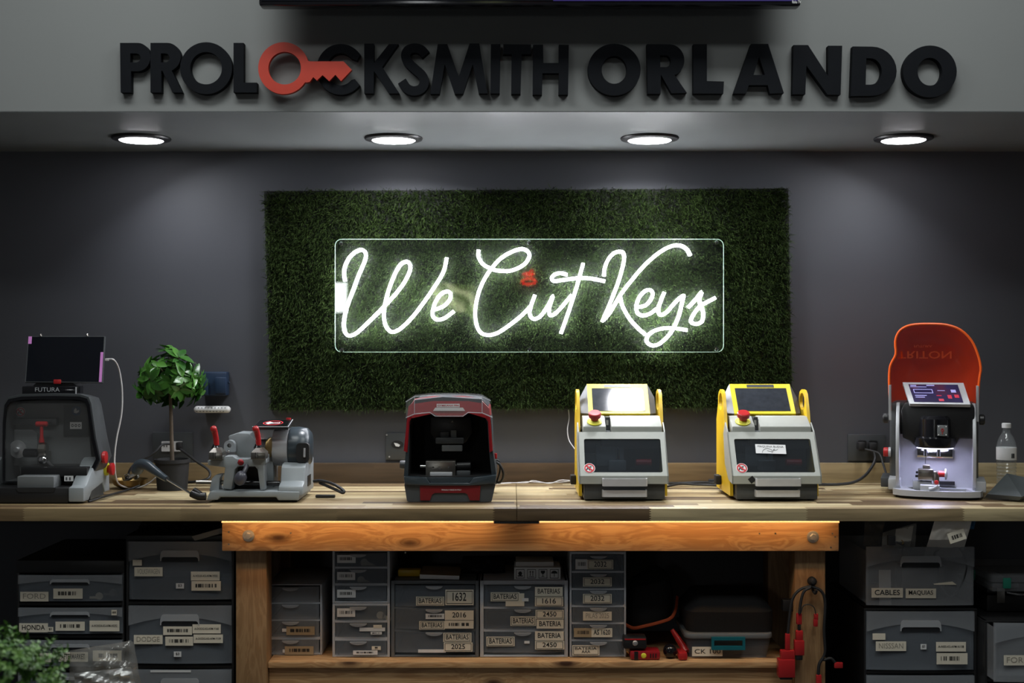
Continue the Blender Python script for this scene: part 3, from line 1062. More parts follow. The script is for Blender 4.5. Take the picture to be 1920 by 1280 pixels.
def cart(root, x0, x1, ytop, Y, depth, rows, m='black', slab=12, zfloor=0.0):
    """open frame: sides, back, top slab and rails between rows (pixel rows of the drawers)"""
    a, b = W(x0, ytop, Y), W(x1, ytop, Y)
    mb = MB(m)
    th = 0.009
    mb.box((a.x, Y, zfloor), (a.x + th, Y + depth, a.z), 0.002)
    mb.box((b.x - th, Y, zfloor), (b.x, Y + depth, a.z), 0.002)
    mb.box((a.x + th, Y + depth - 0.008, zfloor), (b.x - th, Y + depth, a.z))
    zs = W(0, ytop + slab, Y).z
    mb.box((a.x - 0.001, Y - 0.001, zs), (b.x + 0.001, Y + depth + 0.001, a.z), 0.003)
    for y in rows:
        z = W(0, y, Y).z
        if z > zfloor + 0.01:
            mb.box((a.x + th, Y, z - 0.004), (b.x - th, Y + depth - 0.01, z + 0.004))
    mb.box((a.x + th, Y, zfloor), (b.x - th, Y + depth - 0.01, zfloor + 0.012))
    return mb.build('frame', root)


def pillow(mb, q, Y, th, tilt=0.0, n=14, wr=0.004, seed=1):
    """soft bag from four px corners: top-left, top-right, bottom-right, bottom-left"""
    r = np.random.default_rng(seed)
    ph = r.uniform(0, 6, 8)
    c = [W(x, y, Y) for x, y in q]
    for sgn in (-1, 1):
        vs, fs = [], []
        for i in range(n + 1):
            for j in range(n + 1):
                u, v = j / n, i / n
                p = (c[0] * (1 - u) + c[1] * u) * (1 - v) + (c[3] * (1 - u) + c[2] * u) * v
                e = (math.sin(PI * u) * math.sin(PI * v)) ** 0.6
                w = wr * (math.sin(9 * u + 5 * v + ph[0]) + math.sin(15 * v - 11 * u + ph[1]) + 0.7 * math.sin(27 * u + 19 * v + ph[2]))
                vs.append(p + Vector((0, sgn * th * e + w * (0.3 + e) + tilt * (1 - v), 0)))
        for i in range(n):
            for j in range(n):
                k = i * (n + 1) + j
                fs.append((k, k + 1, k + n + 2, k + n + 1))
        mb.add(vs, fs)
    return mb


YK = 4.05


def drape(mb, q, yf, th, n=18, wr=0.002, seed=1):
    """soft bag hanging out of a drawer: px corners tl, tr, br, bl and a list of depths from top to bottom"""
    r = np.random.default_rng(seed)
    ph = r.uniform(0, 6, 4)
    for sgn in (-1, 1):
        vs, fs = [], []
        for i in range(n + 1):
            v = i / n
            t_ = v * (len(yf) - 1)
            k = min(int(t_), len(yf) - 2)
            y = yf[k] + (yf[k + 1] - yf[k]) * (t_ - k)
            for j in range(n + 1):
                u = j / n
                px = (q[0][0] * (1 - u) + q[1][0] * u) * (1 - v) + (q[3][0] * (1 - u) + q[2][0] * u) * v
                py = (q[0][1] * (1 - u) + q[1][1] * u) * (1 - v) + (q[3][1] * (1 - u) + q[2][1] * u) * v
                e = (math.sin(PI * u) * math.sin(PI * v)) ** 0.6
                w = wr * (math.sin(9 * u + 5 * v + ph[0]) + math.sin(14 * v - 11 * u + ph[1]) + 0.7 * math.sin(25 * u + 17 * v + ph[2]))
                vs.append(W(px, py, y) + Vector((0, sgn * th * e + w * (0.3 + e), 0)))
        for i in range(n):
            for j in range(n):
                a = i * (n + 1) + j
                fs.append((a, a + 1, a + n + 2, a + n + 1))
        mb.add(vs, fs)
    return mb


# cart with shallow drawers at the left
t = thing('drawer_cart', (W(132, 0, YK).x, YK, 0), 'black drawer cart with shallow frosted drawers, leftmost under the worktop', 'drawer cart', 'drawer carts under the worktop')
cart(t, 31, 233, 1050, YK + 0.012, 0.44, [1132 + 61 * i for i in range(9)], slab=24)
DA = [[('pg', 'FORD', 38, 1109, 91, 1127), ('pb', '', 100, 1103, 155, 1122)],
      [('p', 'HONDA', 36, 1168, 90, 1185), ('p', '$3', 89, 1175, 100, 1184), ('pb', '', 104, 1165, 159, 1182), ('ps', 'A-HONDA-KS-AFM-H0292', 168, 1163, 224, 1183),
       ('pb', '', 209, 1143, 219, 1153)],
      [('pb', '', 60, 1224, 97, 1241), ('p', 'AFTERMARKET', 110, 1222, 165, 1240), ('pb', '', 174, 1219, 228, 1239)]]
for i in range(7):
    y0 = 1078 + 61 * i
    drawer(t, 34, y0, 229, y0 + 49, YK, 0.38, 'frostd', DA[i] if i < 3 else [])
# loose key blanks seen through the top drawer
for x, y, r_, mm in ((186, 1117, 0.5, 'paper'), (212, 1111, 1.2, 'steel')):
    c = W(x, y, YK + 0.016)
    m = MB(mm)
    m.lathe([(0.0, -0.001), (0.012, -0.001), (0.012, 0.001), (0, 0.001)], (c.x, c.y, c.z), (0, 1, 0.2), 14)
    m.box((c.x - 0.03, c.y - 0.001, c.z - 0.008), (c.x, c.y + 0.001, c.z - 0.001))
    o = m.build('key_blank')
    tag(o, ('beige key blank lying behind the front of the leftmost cart top drawer', 'grey key blank with a round head, right end of the leftmost cart top drawer')[x > 200], 'key', 'loose key blanks')

t = thing('drawer_cart', (W(337, 0, YK).x, YK, 0), 'black drawer cart with tall frosted drawers, just left of the pine post', 'drawer cart', 'drawer carts under the worktop')
cart(t, 236, 439, 1003, YK + 0.012, 0.44, [1130, 1250, 1370, 1490], slab=12)
DB = [[('pn', '', 249, 1049, 266, 1060), ('pg', 'VOLKSWAGEN', 252, 1063, 305, 1080), ('w', '$3', 330, 1093, 345, 1103), ('ps', 'A-VOLK-KS-AFM-YF02', 358, 1071, 412, 1088),
       ('pb', '', 359, 1089, 414, 1107)],
      [('pg', 'DODGE', 251, 1190, 305, 1207), ('ps', 'A-DODG-KS-AFM-Y160', 361, 1170, 414, 1187), ('pb', '', 306, 1174, 360, 1190), ('ps', 'A-DODG-KS-AFM-Y159', 363, 1189, 418, 1205),
       ('pb', '', 310, 1193, 362, 1210), ('w', '$3', 326, 1221, 340, 1231)], [('wn', '', 282, 1256, 358, 1260)], []]
for i in range(4):
    y0 = 1015 + 120 * i
    drawer(t, 241, y0, 434, y0 + 109, YK, 0.38, 'frostd', DB[i])

t = thing('drawer_cart', (W(1726, 0, YK).x, YK, 0), 'black drawer cart with frosted drawers right of the pine bench, its top drawer overflowing', 'drawer cart',
          'drawer carts under the worktop')
cart(t, 1620, 1832, 1140, YK + 0.012, 0.44, [1260, 1380, 1500], slab=5)
DC = [[('p', 'CABLES', 1634, 1102, 1693, 1120), ('p', 'MAQUIAS', 1698, 1103, 1755, 1121)],
      [('pn', '', 1636, 1187, 1660, 1199), ('pg', 'NISSSAN', 1642, 1202, 1699, 1220), ('w', '$3', 1726, 1207, 1737, 1217), ('ps', 'A-NISS-KS-AFM-N108', 1755, 1203, 1811, 1221),
       ('pb', '', 1756, 1224, 1814, 1245)], [], []]
for i, (y0, y1) in enumerate(((1025, 1135), (1146, 1256), (1266, 1376), (1386, 1496))):
    drawer(t, 1625, y0, 1827, y1, YK, 0.36, 'frost' if i == 0 else 'frostd', DC[i])

t = thing('drawer_cart', (W(1940, 0, 3.98).x, 3.98, 0), 'drawer cart at the right edge with its top drawer pulled out', 'drawer cart', 'drawer carts under the worktop')
cart(t, 1846, 2048, 1163, 4.0, 0.44, [1275, 1390, 1500], slab=4)
drawer(t, 1865, 1168, 2064, 1279, 3.92, 0.42, 'frost', [('pg', 'FORD', 1882, 1228, 1936, 1247)])
drawer(t, 1850, 1283, 2043, 1386, 3.99, 0.38, 'frostd', [])
drawer(t, 1850, 1394, 2043, 1496, 3.99, 0.38, 'frostd', [])

# clutter on the carts
Yz = 4.15
m = MB('blackg')
pillow(m, [(262, 978), (380, 975), (372, 992), (258, 992)], 4.13, 0.04, 0.03, 18, 0.008, 3)
tag(m.build('bin_bag', fix=False), 'crumpled glossy black bag lying on the cart left of the pine post', 'bag')
tag(MB('mgrey').prism([(W(x, y, 4.04).x, W(x, y, 4.04).z) for x, y in ((360, 1005), (366, 1013), (436, 994), (434, 984))],
                      4.035, 4.059).build('grey_folder'), 'grey flat folder leaning beside the crumpled black bag', 'folder')
# overflowing top drawer on the right
m = MB('bagclear')
drape(m, [(1655, 998), (1719, 980), (1714, 1045), (1652, 1045)], [3.965, 3.968, 3.975, 4.075, 4.10], 0.008, 16, 0.0014, 5)
m.use('bagwhite')
drape(m, [(1680, 992), (1713, 985), (1704, 1040), (1674, 1040)], [3.967, 3.970, 3.977, 4.077, 4.10], 0.0005, 10, 0.0002, 6)
o = m.build('zip_bag', fix=False)
tag(o, 'clear zip bag with a white card inside, sticking out of the overflowing drawer', 'bag')
m = MB('black')
c = W(1672, 1012, 3.953)
m.box((c.x - 0.013, c.y - 0.006, c.z - 0.016), (c.x + 0.011, c.y + 0.006, c.z + 0.014), 0.003)
m.tube([W(1676, 1015, 3.951), W(1684, 1017, 3.95), W(1692, 1021, 3.96), W(1694, 1022, 4.03), W(1692, 1034, 4.072), W(1690, 1060, 4.085)], 0.003)
m.use('brass').tube([W(1690, 1012, 3.948), W(1694, 1016, 3.948), W(1692, 1020, 3.95)], 0.0015)
tag(m.build('plug_connector'), 'small black plug with a short lead in front of the clear zip bag', 'connector')
m = MB('bagwhite')
drape(m, [(1752, 977), (1822, 977), (1803, 1045), (1731, 1045)], [3.945, 3.95, 3.96, 4.075, 4.10], 0.008, 20, 0.0016, 8)
c = W(1776, 1003, 4.012)
mm = Matrix.Translation(tuple(W(1794, 1005, 3.938))) @ Matrix.Rotation(-0.32, 4, 'Y')
o = m.build('mailer_bag', fix=False)
tag(o, 'white plastic mailer bag with a barcode label standing in the overflowing drawer', 'bag')
m = MB('paper')
m.X = mm
m.box((-0.026, -0.001, -0.016), (0.026, 0, 0.016))
m.use('ink').bars(-0.018, 0.018, -0.006, 0.006, -0.0016)
c_ = m.build('barcode_label')
c_.parent = o
m = MB('bluep')
pillow(m, [(1782, 970), (1836, 968), (1826, 992), (1800, 990)], 4.21, 0.012, 0.02, 8, 0.002, 9)
tag(m.build('blue_bag', fix=False), 'bright blue plastic bag end tucked behind the white mailer', 'bag')
m = MB('rubber')
m.tube([W(1760, 1066, 4.09), W(1752, 1040, 4.08), W(1772, 1022, 4.07), W(1800, 1028, 4.07), W(1812, 1060, 4.06), W(1800, 1100, 4.06), W(1780, 1118, 4.07), W(1760, 1090, 4.08)],
       0.004, 8, 6, True)
tag(m.build('coiled_cable'), 'black cable looped inside the overflowing frosted drawer', 'cable')
m = MB('bagclear')
pillow(m, [(1622, 978), (1660, 976), (1650, 1020), (1618, 1024)], 4.2, 0.02, 0.0, 12, 0.006, 12)
tag(m.build('film_bag', fix=False), 'crinkled dark clear film bag at the left of the overflowing drawer', 'bag')
m = MB('black')
m.pbox(1650, 1110, 1700, 1130, 4.16, 0.06, 0.006).pbox(1690, 1060, 1775, 1128, 4.2, 0.08, 0.008)
tag(m.build('cable_box'), 'dark adapter box lying inside the overflowing drawer', 'box')
m = MB('paperw')
m.ppoly([(1648, 1068), (1670, 1068), (1671, 1134), (1649, 1134)], 4.066, 0.002)
tag(m.build('white_card'), 'pale upright card seen through the left of the overflowing frosted drawer', 'card')
m = MB('paper')
m.ppoly([(1750, 1094), (1786, 1090), (1794, 1096), (1752, 1096)], 4.05, 0.002)
tag(m.build('paper_slip'), 'small paper slip seen inside the drawer above its cable label', 'paper')

# cases at the right edge
t = thing('hard_case', (W(1910, 0, 4.1).x, 4.12, 0.55), 'black hard case with metal latch on the right edge cart', 'case')
za = W(0, 1163, 4.0).z + 0.001
a, b = W(1850, 1150, 4.12), W(1990, 1103, 4.12)
MB('black').box((a.x, 4.12, za), (b.x, 4.40, za + 0.055), 0.008).build('base', t)
MB('black').box((a.x, 4.12, za + 0.057), (b.x, 4.40, b.z), 0.008).build('lid', t)
MB('steel').box((a.x + 0.03, 4.112, za + 0.03), (a.x + 0.055, 4.119, za + 0.08), 0.002).build('latch', t, label='metal latch')
MB('chrome').tube([(a.x + 0.06, 4.11, b.z - 0.010), (a.x + 0.1, 4.095, b.z - 0.014), (a.x + 0.17, 4.1, b.z - 0.012)], 0.0035).build('handle', t, label='shiny handle')
zt = b.z + 0.003
t = thing('clear_case', (W(1910, 0, 4.1).x, 4.08, zt), 'clear plastic organiser case with green latches lying on the black hard case', 'case')
a, b = W(1858, 1098, 4.06), W(2010, 1040, 4.06)
MB('frost').box((a.x, 4.05, zt), (b.x, 4.36, zt + 0.028), 0.006).build('base', t)
MB('frost').box((a.x - 0.004, 4.045, zt + 0.029), (b.x, 4.365, zt + 0.052), 0.006).build('lid', t)
MB('green').box((a.x + 0.03, 4.037, zt + 0.012), (a.x + 0.055, 4.0445, zt + 0.045), 0.003).build('latch', t, label='green latch')
MB('green').box((a.x - 0.012, 4.18, zt + 0.012), (a.x - 0.0045, 4.21, zt + 0.045), 0.003).build('latch', t, label='green latch')
m = MB('dgrey')
m.box((a.x + 0.02, 4.09, zt + 0.004), (a.x + 0.1, 4.3, zt + 0.02), 0.004)
m.build('tray', t)

# ------------------------------------------------------------------ small drawer units on the pine shelf
YU = 4.1


def unit(x0, x1, y0, y1, rows, frame, film, lb, Y=YU, depth=0.3, zb=None, bar=5, slab=5, group='small drawer units on the pine shelf', sag=True):
    a, b = W(x0, y1, Y), W(x1, y0, Y)
    zb = a.z if zb is None else zb
    t = thing('drawer_unit', ((a.x + b.x) / 2, Y, zb), lb, 'drawer unit', group)
    mb = MB(frame)
    th = bar * Y / F
    mb.box((a.x, Y, zb), (a.x + th, Y + depth, b.z), 0.002)
    mb.box((b.x - th, Y, zb), (b.x, Y + depth, b.z), 0.002)
    mb.box((a.x + th, Y + depth - 0.004, zb), (b.x - th, Y + depth, b.z))
    sl = slab * Y / F
    mb.box((a.x + 0.001, Y + 0.001, b.z - sl), (b.x - 0.001, Y + depth, b.z), 0.002)
    mb.box((a.x + 0.001, Y + 0.001, zb), (b.x - 0.001, Y + depth, zb + 0.006), 0.002)
    for (ya, yb_), nxt in zip(rows[:-1], rows[1:]):
        z0, z1 = W(0, yb_, Y).z, W(0, nxt[0], Y).z
        mb.box((a.x + th, Y + 0.001, min(z0, z1) + 0.0003), (b.x - th, Y + depth - 0.01, max(z0, z1) - 0.0003))
    mb.build('frame', t)
    return t


zs = ZSH + 0.0008


def rows_of(t, x0, x1, rows, film, st, Y=YU, handle='lip', hx=None, depth=0.26):
    for i, (ya, yb_) in enumerate(rows):
        drawer(t, x0, ya, x1, yb_, Y - 0.004, depth, film, st[i] if i < len(st) else [], handle, hx, 0.004)


R1 = [(1100, 1129), (1132, 1161), (1164, 1193), (1199, 1229)]
t = unit(500, 604, 1095, 1232, R1, 'fwhite', 'frostd', 'open-topped frosted tower of four drawers beside the left pine post', Y=4.13, bar=4, slab=2, zb=zs)
rows_of(t, 505, 598, R1, 'frost', [[], [], [('wn', '', 529, 1178, 537, 1184), ('kb', '', 537, 1174, 590, 1190)], [('wn', '', 530, 1217, 536, 1223), ('kb', '', 534, 1211, 588, 1227)]], Y=4.13, hx=545)

R2 = [(1037, 1062), (1066, 1093), (1098, 1125)]
R3 = [(1136, 1162), (1167, 1194), (1201, 1229)]
zt = W(0, 1131, YU).z
BC = [[('wb', '', 632, 1040, 667, 1055)], [('wb', '', 632, 1072, 666, 1087)], [('wb', '', 632, 1105, 667, 1120)]]
t = unit(623, 731, 1131, 1232, R3, 'fwhite', 'frostd', 'lower white-framed three drawer unit of the stack left of the battery drawers', bar=5, zb=zs)
rows_of(t, 629, 725, R3, 'frostd', [[('wb', '', 632, 1140, 666, 1156)], [('wn', '', 674, 1176, 722, 1183), ('pn', '', 700, 1171, 716, 1177), ('wb', '', 695, 1184, 716, 1189)],
                                     [('p', '1/2A', 697, 1211, 714, 1218), ('wb', '', 662, 1219, 708, 1227)]], hx=672)
t = unit(623, 731, 1029, 1130.6, R2, 'fwhite', 'frostd', 'upper white-framed three drawer unit of the stack left of the battery drawers', bar=5, zb=zt + 0.0008)
rows_of(t, 629, 725, R2, 'frostd', BC, hx=672)
for (x, y, lb) in ((683, 1054, 'pale key seen in the topmost drawer of the white tower left of the batteries'), (677, 1087, 'pale key in the second drawer of the white tower left of the batteries'),
                   (713, 1153, 'pale key in the fourth drawer of the white tower left of the batteries')):
    c = W(x, y, YU + 0.012)
    m = MB('paper')
    m.lathe([(0.003, -0.001), (0.012, -0.001), (0.012, 0.001), (0.003, 0.001)], (c.x, c.y, c.z), (0, 1, 0), 14)
    m.prism([(c.x + 0.008, c.z + 0.004), (c.x + 0.042, c.z - 0.012), (c.x + 0.04, c.z - 0.019), (c.x + 0.006, c.z - 0.008)], c.y - 0.001, c.y + 0.001)
    tag(m.build('car_key'), lb, 'key', 'loose pale keys')

R4 = [(1097, 1137), (1141, 1179), (1184, 1223)]
t = unit(733, 898, 1088, 1232, R4, 'fgrey', 'frostd', 'grey-framed three drawer battery unit, left one of the wide pair', bar=7, slab=7, zb=zs)
rows_of(t, 741, 890, R4, 'frostd', [[('pf', 'BATERIAS', 780, 1118, 833, 1135), ('pf', '1632', 835, 1105, 888, 1134)],
                                     [('wb', '', 798, 1150, 833, 1160), ('pf', 'BATERIAS', 786, 1164, 834, 1180), ('p', '2016', 834, 1144, 888, 1162), ('pb', '', 834, 1163, 888, 1178)],
                                     [('wn', '', 784, 1217, 836, 1223), ('pf', 'BATERIAS', 831, 1186, 884, 1203), ('pf', '2025', 832, 1204, 886, 1221)]], hx=814)
t = unit(900, 1065, 1088, 1232, R4, 'fwhite', 'frostd', 'white-framed three drawer battery unit, right one of the wide pair', bar=7, slab=8, zb=zs)
rows_of(t, 908, 1058, R4, 'frostd', [[('pn', '', 948, 1112, 983, 1136), ('pf', 'BATERIAS', 920, 1110, 974, 1127), ('wn', '', 979, 1121, 991, 1127), ('p', 'BATERIAS', 1003, 1100, 1055, 1117), ('pf', '1616', 1003, 1118, 1056, 1136)],
                                      [('pf', 'BATERIAS', 957, 1155, 1005, 1173), ('pf', '2450', 1004, 1143, 1057, 1160), ('p', 'BATERIA', 1006, 1161, 1057, 1178)],
                                      [('pf', 'BATERIAS', 912, 1193, 965, 1211), ('wn', '', 983, 1201, 993, 1206), ('p', 'BATERIA', 1003, 1183, 1057, 1200), ('pf', '2450', 1003, 1201, 1058, 1217)]], hx=980)
R5 = [(1040, 1070), (1074, 1102), (1106, 1134), (1138, 1166), (1170, 1198), (1202, 1230)]
t = unit(1068, 1174, 1034, 1232, R5, 'fwhite', 'frostd', 'tall white-framed tower of six small battery drawers right of the wide pair', bar=4, zb=zs)
rows_of(t, 1073, 1169, R5, 'frostd', [[('wb', '', 1079, 1048, 1101, 1067), ('pf', '2032', 1101, 1049, 1150, 1067)], [('pf', '2032', 1093, 1082, 1147, 1099)], [('pf', '2032', 1093, 1113, 1147, 1131)],
                                       [('pg', 'PILAS 2025', 1093, 1146, 1147, 1163)], [('kb', '', 1076, 1177, 1109, 1194), ('p', 'AS 1620', 1109, 1177, 1148, 1194)],
                                       [('pf', 'BATERIA/AAA', 1073, 1209, 1124, 1228)]], hx=1122)

# on top of the battery units
zt = W(0, 1088, YU).z + 0.0012
Yx = 4.11
a, b = W(787, 1084, Yx), W(861, 1072, Yx)
t = MB('tan').prism([(a.x, zt + 0.003), (b.x, zt + 0.0002), (b.x, zt + 0.012), (a.x, zt + 0.016)], Yx, Yx + 0.16)
t.use('paperw').prism([(a.x, zt + 0.003), (b.x, zt + 0.0002), (b.x, zt + 0.012), (a.x, zt + 0.016)], Yx - 0.0008, Yx)
tag(t.build('flat_box'), 'flat tan cardboard box with a white end lying on the grey battery unit', 'box')
t = thing('handling_box', (W(1008, 0, Yx).x, Yx, zt), 'white carton with four handling symbols on the white battery unit', 'box')
a, b = W(964, 1086, Yx), W(1051, 1063, Yx)
MB('paperw').box((a.x, Yx, zt), (b.x, Yx + 0.12, zt + 0.038), 0.001).build('carton', t)
hh = 0.038
for i in range(4):
    cx = a.x + (0.13 + 0.245 * i) * (b.x - a.x)
    cz = zt + hh * 0.48
    w = 0.0135
    m = MB('ink')
    y = Yx - 0.0012
    m.prism([[(cx - w, cz - w * 1.05), (cx + w, cz - w * 1.05), (cx + w, cz + w * 1.05), (cx - w, cz + w * 1.05)],
             [(cx - w * .9, cz - w * .95), (cx - w * .9, cz + w * .95), (cx + w * .9, cz + w * .95), (cx + w * .9, cz - w * .95)]], y, y + 0.0006)
    if i == 0:
        m.prism(ring(cx, cz + 0.001, 0.006, 0.0065, 14), y, y + 0.0006)
        m.prism([(cx - .008, cz - .008), (cx + .008, cz - .008), (cx + .008, cz - .005), (cx - .008, cz - .005)], y, y + 0.0006)
    elif i == 1:
        for s in (-1, 1):
            x = cx + s * 0.004
            m.prism([(x - .001, cz - .006), (x + .001, cz - .006), (x + .001, cz + .005), (x + .0028, cz + .005), (x, cz + .010), (x - .0028, cz + .005), (x - .001, cz + .005)], y, y + 0.0006)
        m.prism([(cx - .008, cz - .0095), (cx + .008, cz - .0095), (cx + .008, cz - .008), (cx - .008, cz - .008)], y, y + 0.0006)
    elif i == 2:
        m.prism([(cx - .007, cz + .010), (cx + .007, cz + .010), (cx + .006, cz + .003), (cx + .001, cz - .001), (cx + .001, cz - .007), (cx + .006, cz - .009), (cx - .006, cz - .009),
                 (cx - .001, cz - .007), (cx - .001, cz - .001), (cx - .006, cz + .003)], y, y + 0.0006)
    else:
        m.prism([(cx - .010, cz + .001)] + [(cx + .010 * math.cos(k * PI / 8), cz + .001 + .009 * math.sin(k * PI / 8)) for k in range(7, 0, -1)] + [(cx + .010, cz + .001)], y, y + 0.0006)
        m.prism([(cx - .0008, cz - .009), (cx + .0008, cz - .009), (cx + .0008, cz + .002), (cx - .0008, cz + .002)], y, y + 0.0006)
    m.build('handling_symbol', t, False)
a, b = W(967, 0, Yx + 0.02), W(1038, 0, Yx + 0.02)
tag(MB('paperw').box((a.x, Yx + 0.02, zt + 0.0385), (b.x, Yx + 0.13, zt + 0.052), 0.001).build('slim_box'), 'slim white box lying on the carton with handling symbols', 'box')
m = MB('blackm')
pillow(m, [(868, 1042), (945, 1040), (948, 1075), (860, 1075)], 4.24, 0.05, 0.0, 12, 0.005, 21)
tag(m.build('black_pouch', fix=False), 'soft black pouch between the tan box and the symbol carton', 'pouch')
a, b = W(746, 1083, 4.16), W(788, 1070, 4.16)
tag(MB('yellow').box((a.x, 4.16, zt), (b.x, 4.2, zt + 0.022), 0.004).build('yellow_pack'), 'small yellow pack behind the left end of the tan box', 'pack')

# right side of the shelf
t = thing('tool_bag', (W(1222, 0, 4.2).x, 4.24, zs), 'black fabric bag with orange piping lying beside the tall battery tower', 'bag')
m = MB('fabric')
a, b = W(1176, 1190, 4.17), W(1266, 1060, 4.17)
rings = []
for k, (s_, z) in enumerate(((0.55, 0.075), (0.95, 0.088), (1.05, 0.12), (1.0, 0.17), (0.85, 0.21), (0.4, 0.235), (0.02, 0.238))):
    cx = (a.x + b.x) / 2
    rings.append([Vector((cx + 0.08 * s_ * math.copysign(abs(math.cos(q)) ** 0.7, math.cos(q)), 4.29 + 0.11 * s_ * math.copysign(abs(math.sin(q)) ** 0.7, math.sin(q)),
                          zs + z + 0.02 * math.cos(q))) for q in [2 * PI * i / 24 for i in range(24)]])
m.loft(rings).build('bag_body', t)
MB('orangec').tube([W(1172, 1170, 4.178), W(1188, 1177, 4.172), W(1210, 1173, 4.168), W(1238, 1166, 4.168), W(1258, 1158, 4.172), W(1267, 1142, 4.19), W(1270, 1118, 4.24)],
                   0.0052, 8, 6, flat=0.5).build('piping', t, label='orange piping')
for nm, px0, py0, px1, py1, col, lens_, lb in (('headlamp', 1169, 1200, 1213, 1222, 'black', (1191, 1211), 'black work lamp with a round lens lying on the red work lamp'),
                                               ('headlamp', 1182, 1226, 1238, 1243, 'redp', (1207, 1235), 'red work lamp with a round lens lying on the pine shelf')):
    Yq = 4.06
    a, b = W(px0, py1, Yq), W(px1, py0, Yq)
    z0 = zs if col == 'redp' else zs + 0.0345
    z1 = z0 + (b.z - a.z)
    t = thing(nm, ((a.x + b.x) / 2, Yq, z0), lb, 'lamp', 'work lamps')
    MB('redd' if col == 'redp' else col).box((a.x, Yq, z0), (b.x, Yq + 0.06, z1), 0.006).build('body', t)
    c = W(lens_[0], 0, Yq).x
    zc = (z0 + z1) / 2
    MB('limey' if col == 'redp' else 'silver').lathe([(0, -0.004), (0.006, -0.003), (0.0085, 0)], (c, Yq, zc), (0, 1, 0), 20).build('lens', t, label='round lens')
    if col == 'black':
        MB('redp').box((a.x + 0.004, Yq - 0.001, z1 - 0.008), (b.x - 0.004, Yq + 0.001, z1 - 0.004)).build('trim', t, label='red edge')
    else:
        MB('black').box((a.x + 0.012, Yq - 0.001, z0 + 0.001), (a.x + 0.024, Yq + 0.001, z1 - 0.001)).build('grip', t, label='black band')
        m = MB('black')
        for k in range(3):
            m.box((c + 0.02 + 0.008 * k, Yq - 0.001, z0 + 0.007), (c + 0.023 + 0.008 * k, Yq + 0.001, z1 - 0.007))
        m.build('button', t)
c = W(1257, 1228, 4.08)
t = thing('black_ball', (c.x, 4.09, zs), 'glossy small black ball between the red lamp and the red handle', 'ball')
MB('blackg').ball((c.x, 4.09, zs + 0.022), 0.022).build('ball', t)
m = MB('redp')
m.tube([W(1260, 1180, 4.14), W(1271, 1197, 4.13), W(1281, 1212, 4.12), W(1286, 1222, 4.11)], 0.011, 12, 5, rr=(0.007, 0.014))
m.box((W(1269, 0, 4.1).x, 4.055, zs), (W(1286, 0, 4.1).x, 4.12, zs + 0.024), 0.006)
tag(m.build('red_torch'), 'red angled torch handle standing left of the lidded tub', 'torch')
a, b = W(1284, 1246, 4.08), W(1450, 1199, 4.08)
t = thing('storage_tub', ((a.x + b.x) / 2, 4.08, zs), 'frosted tub with teal latch and paper label on the pine shelf', 'tub')
ztop = zs + 0.062
m = MB('frostd')
m.loft([[Vector((x, y, zs)) for x, y in rrect(a.x + 0.015, 4.095, b.x - 0.015, 4.32, 0.02)], [Vector((x, y, ztop)) for x, y in rrect(a.x + 0.006, 4.085, b.x - 0.004, 4.33, 0.02)]], (True, False))
m.build('tub_body', t)
MB('mgrey').prism(rrect(a.x, 4.078, b.x, 4.337, 0.025), ztop, ztop + 0.016, 'z', 0.004).build('lid', t, label='grey lid')
c0, c1 = W(1334, 0, 4.07).x, W(1397, 0, 4.07).x
MB('teal').prism([[(c0, zs + 0.03), (c1, zs + 0.03), (c1, ztop + 0.008), (c0, ztop + 0.008)], [(c0 + 0.008, zs + 0.042), (c0 + 0.008, ztop - 0.002), (c1 - 0.008, ztop - 0.002), (c1 - 0.008, zs + 0.042)]],
                 4.066, 4.0765).build('latch', t, label='teal latch')
s_ = MB('paper')
p, q = W(1298, 1240, 4.076), W(1355, 1222, 4.076)
zz = zs + 0.008
s_.box((p.x, 4.080, zz), (q.x, 4.0815, zz + 0.029)).use('ink').text('CK 100', p.x + 0.008, q.x - 0.006, zz + 0.008, zz + 0.022, 4.0793, False)
s_.build('label_sticker', t, label='paper label')
m = MB('fabric')
a, b = W(1286, 0, 4.14), W(1446, 0, 4.14)
m.loft([[Vector((x, y, ztop + 0.017)) for x, y in rrect(a.x, 4.10, b.x, 4.33, 0.03)], [Vector((x, y, ztop + 0.08)) for x, y in rrect(a.x - 0.004, 4.095, b.x + 0.002, 4.335, 0.04)],
        [Vector((x, y, ztop + 0.125)) for x, y in rrect(a.x + 0.03, 4.13, b.x - 0.03, 4.31, 0.04)]])
tag(m.build('black_case'), 'soft black zip case lying on the lid of the frosted tub', 'case')

# hook with red connectors on the right post
c = W(1521, 1088, YP)
t = thing('cable_hook', (c.x, YP, c.z), 'black hook on the right pine post holding the red connector cables', 'hook')
MB('blackm').lathe([(0.012, 0), (0.014, -0.006), (0.013, -0.02), (0.006, -0.03), (0.0, -0.031)], (c.x, YP, c.z), (0, 1, 0), 20).build('knob', t)
MB('blackm').tube([(c.x, YP - 0.012, c.z - 0.005), (c.x + 0.002, YP - 0.014, c.z - 0.028), (c.x + 0.006, YP - 0.03, c.z - 0.034), (c.x + 0.008, YP - 0.036, c.z - 0.022)], 0.004).build('hook_arm', t)


def obd(name, lb, cpts, head, r=0.0045):
    yk = YP - 0.022
    t = thing(name, tuple(W(cpts[0][0], cpts[0][1], yk)), lb, 'connector cable', 'red connector cables on the post')
    MB('rubber').tube([W(x, y, yk + dy) for x, y, dy in cpts], r, 8, 6).build('cable', t)
    for nm, colr, x0, y0, x1, y1, th in head:
        a, b = W(x0, y1, yk), W(x1, y0, yk)
        MB(colr).box((a.x, yk - th, a.z), (b.x, yk + th, b.z), 0.0025).build(nm, t, label={'plug': 'red plug', 'sleeve': 'ribbed red sleeve', 'socket': 'black socket'}[nm])


